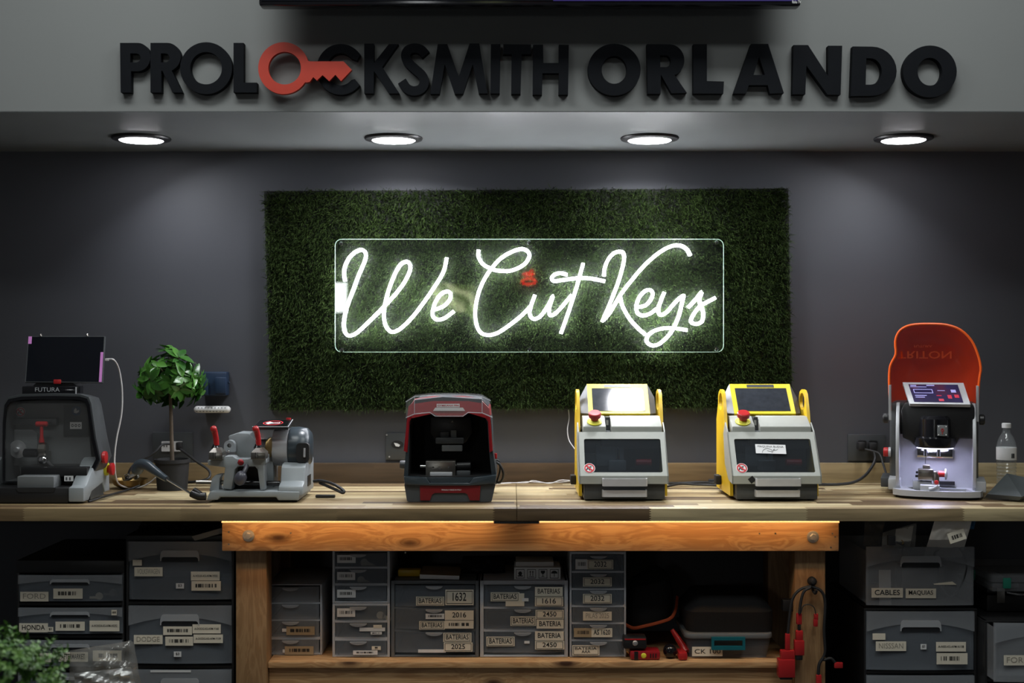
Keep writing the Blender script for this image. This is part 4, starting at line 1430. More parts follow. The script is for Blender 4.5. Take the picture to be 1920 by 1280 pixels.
obd('connector_cable', 'black cable with the widest red connector, left of the right pine post', [(1521, 1099, 0), (1502, 1104, 0), (1487, 1120, 0), (1481, 1150, 0), (1477, 1190, 0)],
    [('sleeve', 'redp', 1472, 1187, 1481, 1218, 0.006), ('plug', 'redp', 1463, 1218, 1489, 1236, 0.012), ('plug', 'redp', 1458, 1234, 1489, 1268, 0.016), ('socket', 'black', 1461, 1266, 1485, 1272, 0.013)])
obd('connector_cable', 'black cable with a narrow red connector hanging in front of the right post', [(1520, 1101, -0.008), (1508, 1108, -0.008), (1502, 1125, -0.008), (1499, 1150, -0.008)],
    [('sleeve', 'redp', 1493, 1149, 1503, 1170, 0.007), ('socket', 'black', 1496, 1170, 1501, 1182, 0.006), ('plug', 'redp', 1492, 1181, 1505, 1200, 0.008), ('plug', 'redp', 1489, 1199, 1507, 1227, 0.012), ('socket', 'black', 1491, 1226, 1504, 1236, 0.010)])
obd('connector_cable', 'thin black lead with a small red plug on the right pine post', [(1502, 1148, -0.016), (1506, 1136, -0.016), (1516, 1133, -0.016), (1526, 1138, -0.016), (1530, 1152, -0.016)],
    [('sleeve', 'redp', 1526, 1150, 1534, 1162, 0.005), ('plug', 'redp', 1525, 1160, 1533, 1174, 0.006)], 0.0016)
obd('connector_cable', 'black cable looping along the right pine post to an outer red tip', [(1522, 1099, 0), (1540, 1108, 0), (1547, 1130, 0), (1545, 1180, 0), (1547, 1220, 0), (1543, 1236, 0), (1558, 1234, 0), (1568, 1245, 0)],
    [('plug', 'redp', 1564, 1241, 1580, 1252, 0.005)], 0.0045)
obd('connector_cable', 'short black cable with red sleeve low on the right pine post', [(1544, 1232, 0.0), (1536, 1245, 0.0), (1534, 1268, 0.0)],
    [('sleeve', 'redp', 1530, 1264, 1540, 1300, 0.006)], 0.005)
c = W(1474, 1134, YP + 0.03)
tag(MB('black').box((c.x - 0.012, YP + 0.02, c.z - 0.018), (c.x + 0.026 - 0.0, YP + 0.05, c.z + 0.018), 0.003).build('wall_socket_box'), 'small black box fixed to the inner side of the right pine post', 'box')

# ------------------------------------------------------------------ helpers for the machines


def no_hand(mb, c, r, y, ringm='inkr', ground='inkw'):
    """round prohibition mark: ring, diagonal bar, small dark figure"""
    cx, cz = c
    mb.use(ground).prism(ring(cx, cz, r, r, 28), y, y + 0.0004)
    mb.use('ink').prism([(cx - r * .62, cz - r * .25), (cx - r * .3, cz + r * .25), (cx + r * .3, cz + r * .42), (cx + r * .42, cz + r * .2), (cx + r * .05, cz + r * .12),
                         (cx + r * .1, cz - r * .45), (cx - r * .12, cz - r * .4), (cx - r * .2, cz - r * .05), (cx - r * .45, cz - r * .45)], y - 0.0006, y - 0.0002)
    mb.use(ringm).prism([ring(cx, cz, r * .9, r * .9, 28), ring(cx, cz, r * .68, r * .68, 28)], y - 0.0009, y - 0.0004)
    w = r * .11
    d = r * .72 * .707
    mb.prism([(cx - d - w, cz + d - w), (cx - d + w, cz + d + w), (cx + d + w, cz - d + w), (cx + d - w, cz - d - w)], y - 0.0009, y - 0.0004)
    return mb


def grow(loop, k, dx=0.0, dz=0.0):
    cx = sum(p[0] for p in loop) / len(loop)
    cz = sum(p[1] for p in loop) / len(loop)
    return [(cx + (p[0] - cx) * k + dx, cz + (p[1] - cz) * k + dz) for p in loop]


def xz(pts, Y):
    return [(W(x, y, Y).x, W(x, y, Y).z) for x, y in pts]


# ------------------------------------------------------------------ grey key machine at the left end
YG = 4.03
c = W(105, 945, YG)
t = thing('key_machine', (c.x, YG, ZC), 'big dark grey hooded key machine under a tablet, leftmost on the worktop', 'key machine')
xr0, xr1 = W(128, 0, YG).x, W(157, 0, YG).x
zl = W(0, 914, YG).z
xl0, xl1 = -1.665, -1.627
for nm, xa, xb in (('side_arm', xr0, xr1), ('side_arm', xl0, xl1)):
    MB('lgrey').prism([(YG, ZC + 0.006), (YG, zl), (YG + 0.03, zl + 0.004), (YG + 0.12, zl + 0.072), (YG + 0.145, zl + 0.081), (YG + 0.25, zl + 0.074), (YG + 0.262, ZC + 0.012),
                       (YG + 0.21, ZC + 0.012), (YG + 0.19, ZC + 0.045), (YG + 0.08, ZC + 0.030), (YG + 0.05, ZC + 0.006)], xa, xb, 'x', 0.004).build(nm, t, label='light grey side arm')
    MB('dgrey').prism([(YG + 0.075, ZC + 0.004), (YG + 0.075, ZC + 0.03), (YG + 0.19, ZC + 0.045), (YG + 0.21, ZC + 0.004)], xa + 0.004, xb - 0.004, 'x').build('foot', t)
m = MB('black')
m.box((xl1 + 0.001, YG + 0.004, ZC + 0.002), (xr0 - 0.001, YG + 0.09, zl - 0.001), 0.004)
m.use('rubber').prism([(W(28, 0, YG).x, zl - 0.0005), (W(104, 0, YG).x, zl - 0.0005), (W(100, 0, YG).x, zl - 0.014), (W(34, 0, YG).x, zl - 0.014)], YG + 0.0015, YG + 0.0035)
m.build('front_lip', t)
m = MB('dgrey')
m.box((xl1, YG + 0.092, ZC + 0.003), (xr0, YG + 0.25, ZC + 0.045))
m.build('base', t)
m = MB('mgrey')
a, b = W(36, 914, YG + 0.03), W(105, 894, YG + 0.03)
m.box((a.x, YG + 0.012, a.z), (b.x, YG + 0.09, b.z + 0.004), 0.003).build('chip_tray', t)
a, b = W(42, 893, YG + 0.08), W(166, 875, YG + 0.08)
m = MB('black')
m.box((a.x, YG + 0.065, a.z), (b.x, YG + 0.2, b.z), 0.003)
m.build('carriage_table', t)
m = MB('paperw')
a, b = W(120, 902, YG + 0.06), W(137, 892, YG + 0.06)
m.box((a.x, YG + 0.062, a.z), (b.x, YG + 0.064, b.z)).use('ink').bars(a.x + 0.002, b.x - 0.002, a.z + 0.003, b.z - 0.004, YG + 0.0615, 9)
m.build('small_label', t, label='small white label')
# hood
YH = YG + 0.10
front = xz([(3, 905), (4, 790), (7, 757), (14, 745), (40, 739), (100, 738), (150, 739), (166, 744), (171, 756), (180, 820), (189, 862), (180, 880), (160, 894), (140, 905)], YH)
outer = front
innr = xz([(8, 903), (9, 792), (12, 762), (18, 752), (42, 748), (100, 747), (148, 748), (161, 751), (165, 760), (174, 822), (182, 860), (174, 876), (156, 890), (138, 903)], YH)
m = MB('dgrey')


def ringp(l, Y):
    return [Vector((x, Y, z)) for x, z in l]


back1 = [(x + (0.004 if x > -1.4 else 0), z - 0.006 if z > 1.2 else z) for x, z in outer]
back2 = [(x - (0.012 if x > -1.4 else -0.01), z - 0.045 if z > 1.2 else z) for x, z in outer]
m.loft([ringp(innr, YH), ringp(outer, YH), ringp(grow(outer, 1.012), YH + 0.02), ringp(back1, YH + 0.09), ringp(back2, YH + 0.15)], (False, True))
m.loft([ringp(innr, YH), ringp(grow(innr, 0.985), YH + 0.12)], (False, True))
m.build('hood', t)
MB('blackg').prism([[p for p in xz([(5, 904), (6, 791), (9, 759), (16, 748), (41, 743), (100, 742), (149, 743), (163, 747), (168, 758), (177, 821), (186, 861), (177, 879), (158, 892), (139, 904)], YH - 0.004)],
                    [p for p in xz([(9, 902), (10, 793), (13, 763), (20, 753), (43, 749), (100, 748), (147, 749), (159, 752), (163, 761), (172, 823), (180, 860), (172, 876), (154, 889), (137, 902)], YH - 0.004)]],
                   YH - 0.006, YH - 0.0005).build('hood_rim', t, label='glossy black rim')
YI = YH + 0.085
MB('mgrey').ppoly([(16, 756), (160, 756), (166, 800), (172, 870), (130, 893), (40, 893), (22, 800)], YI, 0.006).build('back_panel', t)
m = MB('dgrey')
m.pbox(119, 760, 166, 817, YI - 0.006, 0.005, 0.001)
m.pbox(24, 784, 106, 797, YI - 0.02, 0.02, 0.003)
m.build('inner_plate', t)
m = MB('inkw')
cc = W(38.5, 772, YI - 0.002)
no_hand(m, (cc.x, cc.z), 0.0155, YI - 0.002)
m.build('prohibition_sticker', t)
m = MB('inkb')
cc = W(143, 770, YI - 0.008)
m.prism(ring(cc.x, cc.z, 0.0155, 0.0155, 28), YI - 0.0075, YI - 0.0066)
m.use('inkw').prism([(cc.x - .008, cc.z + .002), (cc.x - .003, cc.z + .009), (cc.x + .001, cc.z + .006), (cc.x, cc.z), (cc.x + .009, cc.z + .003), (cc.x + .009, cc.z - .003), (cc.x, cc.z - .008), (cc.x - .008, cc.z - .006)],
                    YI - 0.0082, YI - 0.0076)
m.build('blue_sticker', t, label='round blue sticker with a white figure')
m = MB('mgrey')
a, b = W(131, 804, YI - 0.008), W(153, 791, YI - 0.008)
m.use('paperw').box((a.x, YI - 0.0072, a.z), (b.x, YI - 0.0065, b.z)).use('ink')
for k in range(3):
    m.prism([ring(a.x + 0.008 + 0.011 * k, (a.z + b.z) / 2, 0.004, 0.005, 10), ring(a.x + 0.008 + 0.011 * k, (a.z + b.z) / 2, 0.0022, 0.003, 10)], YI - 0.0078, YI - 0.0073)
m.build('symbol_sticker', t)
YJ = YH + 0.045
m = MB('mgrey')
m.ppoly([(7, 805), (60, 805), (70, 812), (70, 872), (7, 873)], YJ + 0.03, 0.05, 0.003)
m.build('cutter_block', t)
cc = W(33, 842, YJ)
m = MB('silver')
m.lathe([(0.0, -0.012), (0.0075, -0.012), (0.008, -0.003), (0.010, -0.002), (0.0285, -0.001), (0.029, 0.003), (0.012, 0.012), (0.012, 0.03)], (cc.x, YJ, cc.z), (0.12, 1, 0.1), 40)
m.build('cutting_wheel', t, label='shiny cutting wheel')
m = MB('blackg')
cc = W(50, 849, YJ - 0.02)
m.cyl((cc.x - 0.009, YJ - 0.02, cc.z), (cc.x + 0.034, YJ - 0.02, cc.z), 0.014, n=24, bev=0.003)
m.build('shaft', t)
m = MB('steel')
cc = W(80, 842, YJ - 0.02)
m.cyl((cc.x - 0.012, YJ - 0.02, cc.z + 0.003), (cc.x + 0.014, YJ - 0.02, cc.z + 0.003), 0.019, n=8, bev=0.003)
m.box((cc.x - 0.010, YJ - 0.03, cc.z - 0.05), (cc.x + 0.014, YJ + 0.02, cc.z - 0.008), 0.003)
m.use('chrome')
cc = W(80, 862, YJ - 0.04)
m.ball((cc.x, YJ - 0.035, cc.z), 0.017, 18, (1, 0.8, 0.9))
m.prism([(cc.x + 0.005, cc.z), (cc.x + 0.012, cc.z + 0.002), (cc.x + 0.036, cc.z - 0.022), (cc.x + 0.028, cc.z - 0.022)], YJ - 0.04, YJ - 0.032)
m.build('key_clamp', t, label='steel key clamp')
m = MB('redp')
a, b = W(78, 829, YJ - 0.02), W(78, 797, YJ - 0.02)
m.lathe([(0.009, 0), (0.008, 0.008), (0.0055, 0.02), (0.0055, (b - a).length)], a, (0, 0, 1), 16)
m.cyl((b.x - 0.019, b.y, b.z + 0.004), (b.x + 0.019, b.y, b.z + 0.004), 0.0085, n=16, bev=0.003)
m.build('clamp_knob', t, label='red T handle')
m = MB('clear')
m.prism(xz([(9, 902), (10, 793), (13, 763), (20, 753), (100, 748), (159, 752), (163, 761), (172, 823), (180, 860), (172, 876), (154, 889), (137, 902)], YH - 0.002), YH + 0.001, YH + 0.003)
m.build('clear_shield', t, label='clear front shield')
# red side knob and emergency stop
cc = W(194, 856, YG + 0.2)
xs_ = xr1 + 0.001
MB('redp').lathe([(0.017, 0), (0.020, 0.004), (0.019, 0.012), (0.0, 0.013)], (-1.302, YG + 0.125, W(0, 857, YG + 0.125).z), (1, 0, 0), 20).build('hinge_knob', t, label='red round knob')
zz = W(0, 879, YG + 0.215).z
m = MB('limey')
m.cyl((xr1, YG + 0.215, zz), (xr1 + 0.008, YG + 0.215, zz), 0.021)
m.use('redp').lathe([(0.012, 0), (0.014, 0.005), (0.020, 0.009), (0.020, 0.018), (0.0, 0.020)], (xr1 + 0.008, YG + 0.215, zz), (1, 0, 0), 24)
m.build('emergency_stop', t, label='red stop button on a yellow collar')
# name plate
a, b = W(42, 738, YH + 0.02), W(146, 724, YH + 0.02)
m = MB('blackg')
zt_ = max(z for x, z in outer)
m.box((a.x, YH + 0.015, zt_ - 0.006), (b.x, YH + 0.075, b.z), 0.003)
m.build('name_plate', t)
m = MB('satin')
p, q = W(66, 734, YH + 0.015), W(112, 726, YH + 0.015)
m.text('FUTURA', p.x, q.x, p.z, q.z, YH + 0.0142, False)
m.build('lettering', t, label='silver lettering')
MB('satin').box((b.x - 0.006, YH + 0.013, zt_ - 0.002), (b.x - 0.002, YH + 0.0148, b.z - 0.002)).build('end_stripe', t, label='silver end stripe')
m = MB('black')
m.prism(xz([(65, 724), (150, 724), (140, 717), (72, 717)], YH + 0.06), YH + 0.04, YH + 0.10)
m.build('tablet_stand', t)

# tablet held on top
YTB = YH + 0.03
c4 = [W(53, 630, YTB + 0.055), W(197, 630, YTB + 0.055), W(192, 717, YTB), W(47, 716, YTB)]
t2 = thing('tablet', tuple((c4[2] + c4[3]) / 2), 'black tablet propped on top of the dark grey key machine', 'tablet')


def slab(mb, q, off, th, r=0.0):
    """quad q (tl, tr, br, bl) given thickness behind, moved off towards its front"""
    n = (q[1] - q[0]).cross(q[3] - q[0]).normalized()
    if n.y > 0:
        n = -n
    f = [p + n * off for p in q]
    k = [p - n * th for p in f]
    return mb.add(f + k, [(0, 1, 2, 3), (7, 6, 5, 4), (0, 4, 5, 1), (1, 5, 6, 2), (2, 6, 7, 3), (3, 7, 4, 0)])


def sub(q, u0, v0, u1, v1):
    def at(u, v):
        return (q[0] * (1 - u) + q[1] * u) * (1 - v) + (q[3] * (1 - u) + q[2] * u) * v
    return [at(u0, v0), at(u1, v0), at(u1, v1), at(u0, v1)]


slab(MB('dgrey'), c4, 0, 0.008).build('casing', t2)
slab(MB('screen'), sub(c4, .012, .015, .988, .985), 0.0008, 0.002).build('screen', t2)
m = MB('pink')  # reflections on the glass, painted as weakly glowing strips
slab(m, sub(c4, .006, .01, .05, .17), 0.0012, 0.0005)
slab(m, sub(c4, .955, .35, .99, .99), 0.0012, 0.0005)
m.build('painted_reflection', t2, label='pink violet reflections painted at the screen edge')
for u in (.165, .77):
    m = MB('steel')
    p = sub(c4, u, -.01, u + .01, 0)[0]
    m.tube([p + Vector((0, 0.008, -0.004)), p + Vector((0, 0.004, 0.004)), p + Vector((0, -0.003, 0.0035)), p + Vector((0, -0.004, -0.001))], 0.0026, 8, 4)
    m.build('clip', t2, label='metal clip')
m = MB('redp')
p = sub(c4, .43, .98, .44, 1.02)[0]
m.box((p.x - 0.012, p.y - 0.012, p.z - 0.008), (p.x + 0.010, p.y - 0.002, p.z + 0.006), 0.002)
m.build('bottom_clip', t2, label='red clip')
m = MB('cordw')
pc = sub(c4, 1.0, .5, 1.0, .5)[0]
p0 = W(196, 674, pc.y)
m.box((p0.x + 0.002, p0.y - 0.003, p0.z - 0.004), (p0.x + 0.014, p0.y + 0.003, p0.z + 0.004), 0.0015)
m.tube([W(204, 673, pc.y), W(214, 675, pc.y), W(223, 692, 4.28), W(229, 730, 4.3), W(228, 775, 4.3), W(219, 820, 4.3), W(215, 855, 4.3), W(216, 885, 4.3),
        W(222, 906, 4.36), W(240, 914, 4.42), W(262, 913, 4.43), W(280, 905, 4.42), W(292, 895, 4.4)], 0.0026, 8, 6)
tag(m.build('charging_cord'), 'white charging cord hanging from the tablet down to the worktop', 'cord')
grey_machine = t

# ------------------------------------------------------------------ cylinder key duplicator with two red levers
YD = 4.06
c = W(490, 943, YD)
t = thing('key_duplicator', (c.x, YD, ZC), 'light grey key duplicator with two red levers and a black top tray', 'key machine')
P = lambda x, y, d=0.0: W(x, y, YD + d)
m = MB('lgrey')
a, b = P(387, 938), P(562, 921)
m.prism([(a.x, a.z), (P(393, 0).x, P(0, 921).z), (P(520, 0).x, P(0, 921).z), (P(562, 0).x, P(0, 922).z), (P(560, 0).x, P(0, 938).z), (P(521, 0).x, P(0, 938).z), (P(518, 0).x, P(0, 932).z),
         (P(412, 0).x, P(0, 932).z), (P(409, 0).x, P(0, 937).z)], YD, YD + 0.24, 'y', 0.004)
m.build('base', t)
MB('blackm').box((P(400, 0).x, YD + 0.02, ZC + 0.001), (P(555, 0).x, YD + 0.22, P(0, 933).z)).build('rubber_foot', t)
m = MB('lgrey')
x0, x1 = P(521, 0).x, P(567, 0).x
m.prism([(YD + 0.004, P(0, 923).z), (YD + 0.010, P(0, 912).z), (YD + 0.045, P(0, 905).z), (YD + 0.06, P(0, 885).z + 0.01), (YD + 0.08, P(0, 880).z + 0.012), (YD + 0.23, P(0, 876).z + 0.014), (YD + 0.23, P(0, 930).z), (YD + 0.004, P(0, 930).z)],
        x0, x1, 'x', 0.004)
m.build('motor_base', t)
m = MB('black')
m.box((x1 - 0.001, YD + 0.10, P(0, 918).z), (x1 + 0.002, YD + 0.16, P(0, 898).z))
m.build('power_inlet', t)
m = MB('lgrey')
m.prism(xz([(392, 921), (397, 897), (404, 890), (417, 889), (412, 897), (410, 918), (422, 921)], YD + 0.03), YD + 0.03, YD + 0.075, 'y', 0.003)
m.build('rail_bracket', t)
MB('steel').cyl(P(368, 904, 0.055), P(432, 904, 0.055), 0.0065, n=16).build('slide_rod', t, label='shiny slide rod')
MB('blackg').cyl(P(432, 904, 0.055), P(525, 906, 0.055), 0.008, n=16).build('shaft', t)
m = MB('lgrey')
m.prism([xz([(389, 863), (416, 862), (422, 855), (436, 855), (443, 860), (466, 860), (472, 858), (499, 853), (499, 868), (494, 872), (497, 918), (488, 920), (483, 880), (478, 874), (446, 874), (440, 880), (434, 918), (417, 915), (422, 876), (390, 872)], YD + 0.02)],
        YD + 0.02, YD + 0.075, 'y', 0.002)
m.build('carriage', t)
m = MB('blackm')
m.prism(xz([(434, 876), (490, 876), (494, 919), (432, 919)], YD + 0.06), YD + 0.076, YD + 0.10, 'y')
m.build('carriage_cavity', t)
for k, (x0, x1, y0, y1, xk) in enumerate(((391, 417, 839, 862, 403), (470, 497, 839, 861, 482))):
    m = MB('steel')
    d = 0.0
    a, b = P(x0, y1, d), P(x1, y0 + 9, d)
    m.box((a.x, YD + d, a.z), (b.x, YD + d + 0.055, b.z), 0.002)
    top = b.z
    xm = (a.x + b.x) / 2
    m.loft([[Vector((x, y, top)) for x, y in ((a.x + .001, YD + .001), (b.x - .001, YD + .001), (b.x - .001, YD + .054), (a.x + .001, YD + .054))],
            [Vector((x, y, top + 0.013)) for x, y in ((xm - .010, YD + .015), (xm + .010, YD + .015), (xm + .010, YD + .04), (xm - .010, YD + .04))]])
    m.use('ink').box((xm - 0.008, YD - 0.0006, a.z + 0.004), (xm - 0.0065, YD + 0.001, b.z)).box((xm - 0.001, YD - 0.0006, a.z + 0.004), (xm + 0.0005, YD + 0.001, b.z))
    m.build('jaw', t, label='steel jaw')
    m = MB('blackg')
    q = P(xk, 836, 0.028)
    m.lathe([(0.009, -0.005), (0.011, 0.002), (0.008, 0.006), (0.006, 0.012)], (q.x, YD + 0.028, top + 0.012), (0, 0, 1), 16)
    m.build('lever_collar', t)
    m = MB('redp')
    m.tube([P(xk + 3, 834, 0.028), P(xk + 2, 822, 0.026), P(xk, 812, 0.022), P(xk - 2, 805, 0.016), P(xk - 3, 803, 0.012)], 0.0105, 12, 5, rr=(0.0085, 0.0105))
    m.ball(P(xk - 2.6, 804, 0.013), 0.0105, 14)
    m.build('clamp_lever', t, label='red lever')
m = MB('redd')
q = P(451, 867, 0.017)
m.lathe([(0.0105, 0.004), (0.010, -0.003), (0.007, -0.006), (0, -0.0065)], (q.x, YD + 0.022, q.z), (0, 1, 0.5), 18)
m.build('button', t, label='small red button')
m = MB('purple')
m.tube([P(463, 872, 0.02), P(460, 880, 0.01), P(455, 890, 0.0)], 0.007, 12, 4)
q = P(451, 897, -0.004)
m.lathe([(0.002, -0.022), (0.013, -0.017), (0.0185, -0.006), (0.0185, 0.008), (0.013, 0.019), (0.006, 0.024)], q, (0.25, 0, 1), 20)
m.build('lever_handle', t, label='dark violet grey ball grip')
m = MB('lgrey')
m.prism(xz([(441, 861), (440, 838), (430, 830), (428, 817), (446, 811), (466, 812), (478, 824), (512, 830), (512, 922), (500, 922), (470, 862)], YD + 0.11), YD + 0.11, YD + 0.2, 'y', 0.004)
m.build('column', t)
m = MB('lgrey')
q = P(430, 835, 0.08)
m.prism([[(q.x + 0.017 * math.cos(a), q.z + 0.017 * math.sin(a)) for a in [k * PI / 12 for k in range(13)]] + [(q.x - 0.017, q.z - 0.02), (q.x + 0.017, q.z - 0.02)],
         ring(q.x, q.z, 0.007, 0.007, 14)], YD + 0.078, YD + 0.105)
m.use('chrome').ball((q.x, YD + 0.072, q.z - 0.017), 0.004, 10)
m.build('tracer_lug', t)
m = MB('brass')
q = P(507, 838, 0.1)
m.lathe([(0, -0.012), (0.012, -0.011), (0.031, -0.002), (0.033, 0.0), (0.031, 0.003), (0.012, 0.008), (0, 0.009)], q, (1, -0.35, 0), 36)
m.build('cutter_wheel', t, label='brass coloured cutter wheel')
m = MB('clear')
a, b = P(476, 823, 0.05), P(540, 803, 0.05)
m.loft([[Vector((x, YD + 0.05, a.z)) for x in (a.x, b.x)] + [Vector((x, YD + 0.052, a.z)) for x in (b.x, a.x)],
        [Vector((x, YD + 0.06, b.z - 0.004)) for x in (a.x + .004, b.x)] + [Vector((x, YD + 0.062, b.z - 0.004)) for x in (b.x, a.x + .004)],
        [Vector((x, YD + 0.09, b.z)) for x in (a.x + .012, b.x)] + [Vector((x, YD + 0.09, b.z - 0.002)) for x in (b.x, a.x + .012)],
        [Vector((x, YD + 0.19, b.z)) for x in (a.x + .012, b.x)] + [Vector((x, YD + 0.19, b.z - 0.002)) for x in (b.x, a.x + .012)]])
m.build('clear_guard', t, label='clear guard over the cutter')
m = MB('satin')
q0, q1 = P(512, 0, 0.12).x, P(541, 0, 0.12).x
zc_ = P(0, 840, 0.12).z
m.cyl((q0, YD + 0.15, zc_), (q1, YD + 0.15, zc_), 0.058, 0.062, 40)
m.build('motor_collar', t, label='silver motor collar')
m = MB('slate')
q2 = P(584, 0, 0.12).x
m.lathe([(0.062, 0), (0.066, 0.004), (0.067, 0.03), (0.063, 0.055), (0.05, 0.068), (0.02, 0.072), (0, 0.072)], (q1, YD + 0.15, zc_), (1, 0, 0), 44)
m.box((q1 + 0.006, YD + 0.10, P(0, 884, 0.1).z), (q2 - 0.01, YD + 0.2, zc_ - 0.03), 0.006)
m.build('motor_housing', t, label='slate blue motor housing')
m = MB('blackm')
a, b = P(556, 866, 0.085), P(580, 830, 0.085)
m.prism(rrect(a.x, a.z, b.x, b.z, 0.012), YD + 0.078, YD + 0.10, 'y')
m.use('silver').cyl(((a.x + b.x) / 2 + 0.006, YD + 0.074, a.z + 0.016), ((a.x + b.x) / 2 + 0.006, YD + 0.079, b.z - 0.016), 0.004, n=10)
m.build('vent_opening', t)
m = MB('black')
tq = [P(486, 787, 0.235), P(549, 786, 0.235), P(540, 800, 0.055), P(473, 800, 0.055)]
slab_ = lambda mb, q, off, th: slab(mb, q, off, th)


def slab_up(mb, q, off, th):
    n = (q[1] - q[0]).cross(q[3] - q[0]).normalized()
    if n.z < 0:
        n = -n
    f = [p + n * off for p in q]
    k = [p - n * th for p in f]
    return mb.add(f + k, [(0, 1, 2, 3), (7, 6, 5, 4), (0, 4, 5, 1), (1, 5, 6, 2), (2, 6, 7, 3), (3, 7, 4, 0)])


m = MB('black')
slab_up(m, tq, 0.0, 0.009)
slab_up(m.use('blackg'), sub(tq, .05, .06, .95, .94), 0.0008, 0.0005)
m.use('satin').tube([tq[3], tq[2], tq[1]], 0.0011, 6, 0)
m.build('top_tray', t, label='black tilted top tray')


def tpt(u, v, up=0.0012):
    return sub(tq, u, v, u, v)[0] + Vector((0, 0, up))


m = MB('inkr')
el_o = [tpt(.5 + .29 * math.cos(a), .5 + .30 * math.sin(a)) for a in [k * PI / 14 for k in range(28)]]
el_i = [tpt(.5 + .26 * math.cos(a), .5 + .24 * math.sin(a)) for a in [k * PI / 14 for k in range(28)]]
m.loft([el_o, el_i], (False, False))
m.use('inkw').add([tpt(u, v) for u, v in ((.28, .5), (.38, .33), (.47, .44), (.70, .42), (.70, .58), (.47, .58), (.38, .68))], [(0, 1, 2, 3, 4, 5, 6)])
m.use('inkr').add([tpt(u, v, .0016) for u, v in ((.50, .47), (.68, .46), (.68, .54), (.50, .55))], [(0, 1, 2, 3)])
m.build('emblem', t, False, label='red and white emblem')
m = MB('redp')
q = tpt(.86, .03, 0)
m.cyl((q.x, q.y + 0.012, q.z - 0.004), (q.x, q.y + 0.012, q.z + 0.005), 0.008, n=18)
m.build('knob', t, label='small red knob')
m = MB('rubber')
m.tube([P(588, 902, 0.14), P(602, 901, 0.13), P(622, 906, 0.1), P(637, 914, 0.08), P(645, 921, 0.07), P(641, 923, 0.07), P(628, 917, 0.09), P(600, 905, 0.14)], 0.005, 8, 6)
m.box((P(591, 0, 0.12).x, YD + 0.12, ZC + 0.001), (P(628, 0, 0.12).x, YD + 0.135, ZC + 0.010), 0.003)
m.build('power_cable', t)
duplicator = t

# ------------------------------------------------------------------ red key machine
YR = 4.07
c = W(841, 942, YR)
t = thing('key_machine', (c.x, YR, ZC), 'red and black key machine with a clear lid on the worktop', 'key machine')
P = lambda x, y, d=0.0: W(x, y, YR + d)
DEP = 0.30
# lower base with red panel
m = MB('dgrey')
fr = [(758, 908), (763, 938.5), (767, 940.5), (916, 940.5), (922, 938.5), (929, 908)]
m.loft([[P(x, y, 0.006) for x, y in fr], [Vector((p.x, YR + DEP, p.z)) for p in [P(x, y, 0.006) for x, y in fr]]])
m.build('base', t)
m = MB('reddk')
m.prism([xz([(787, 910), (901, 910), (899, 938), (881, 938), (876, 926), (872, 924), (815, 924), (810, 927), (806, 938), (788, 938)], YR)], YR + 0.002, YR + 0.0055)
p, q = P(828, 919.5), P(865, 917)
m.use('inkw').text('PROUDLY MADE IN ITALY', p.x, q.x, p.z, q.z, YR + 0.0013, False)
m.build('red_panel', t, label='red front panel with white print')
MB('slate').prism(xz([(757, 893), (800, 895), (806, 905), (880, 905), (887, 895), (931, 890), (929, 906), (880, 910), (806, 910), (759, 908)], YR), YR - 0.004, YR + 0.03, 'y', 0.002).build('front_band', t, label='slate front band')
MB('slate').prism(xz([(800, 895.5), (887, 895.5), (878, 905), (808, 905)], YR), YR + 0.001, YR + 0.028, 'y').build('drawer_recess', t)
# side walls, back wall, hood
out_ = [(757, 893), (761, 845), (762, 790), (766, 762), (777, 750), (830, 744), (903, 748), (915, 760), (921, 790), (924, 845), (931, 893)]
inn_ = [(765, 893), (767, 845), (768, 795), (772, 783), (782, 776), (830, 775), (898, 776), (910, 783), (914, 795), (917, 845), (922, 893)]
m = MB('slate')
m.loft([[P(x, y, 0.02) for x, y in inn_], [P(x, y, 0.012) for x, y in out_], [Vector((P(x, y, 0.02).x, YR + DEP, P(x, y, 0.02).z)) for x, y in out_]], (False, True), closed=False)
m.build('shell', t, label='slate side walls')
m = MB('blackm')
m.loft([[P(x, y, 0.021) for x, y in inn_], [Vector((P(x, y, 0.02).x, YR + 0.2, P(x, y, 0.02).z)) for x, y in inn_]], (False, True))
m.build('work_chamber', t, label='black inside chamber')
m = MB('redd')
for s_ in (((757, 845), (766, 762), (777, 750), (777, 775), (768, 790), (764, 848)), ((924, 845), (918, 765), (903, 750), (903, 775), (915, 790), (918, 848))):
    m.prism(xz(s_, YR + 0.012), YR + 0.006, YR + 0.24, 'y', 0.002)
m.loft([[P(x, y, 0.004) for x, y in ((772, 784), (812, 775), (822, 781), (868, 781), (878, 774), (912, 784))],
        [P(x, y, 0.008) for x, y in ((771, 758), (812, 752), (822, 752), (868, 752), (878, 752), (909, 757))],
        [P(x, y, 0.12) for x, y in ((778, 747), (812, 742), (822, 742), (868, 742), (878, 743), (902, 746))],
        [P(x, y, 0.25) for x, y in ((776, 748), (812, 744), (822, 744), (868, 744), (878, 744), (904, 748))]], (False, False), False)
m.build('red_hood', t, label='dark red hood')
m = MB('milky')
L0 = [(761, 783), (777, 776), (806, 773), (816, 780), (868, 780), (878, 773), (904, 774), (923, 782)]
L1 = [(761, 753), (777, 743.5), (806, 741), (816, 740.5), (868, 740.5), (878, 741), (904, 744), (920, 751)]
L2 = [(763, 750), (778, 740), (806, 737), (816, 736.5), (868, 736.5), (878, 737), (903, 739), (919, 748)]
m.loft([[P(x, y, -0.008) for x, y in L0], [P(x, y, -0.002) for x, y in L1], [P(x, y, 0.07) for x, y in L2], [P(x, y + 1, 0.22) for x, y in L2]], (False, False), False)
m.use('frosth').tube([P(x, y, -0.0085) for x, y in L0], 0.0014, 6, 0)
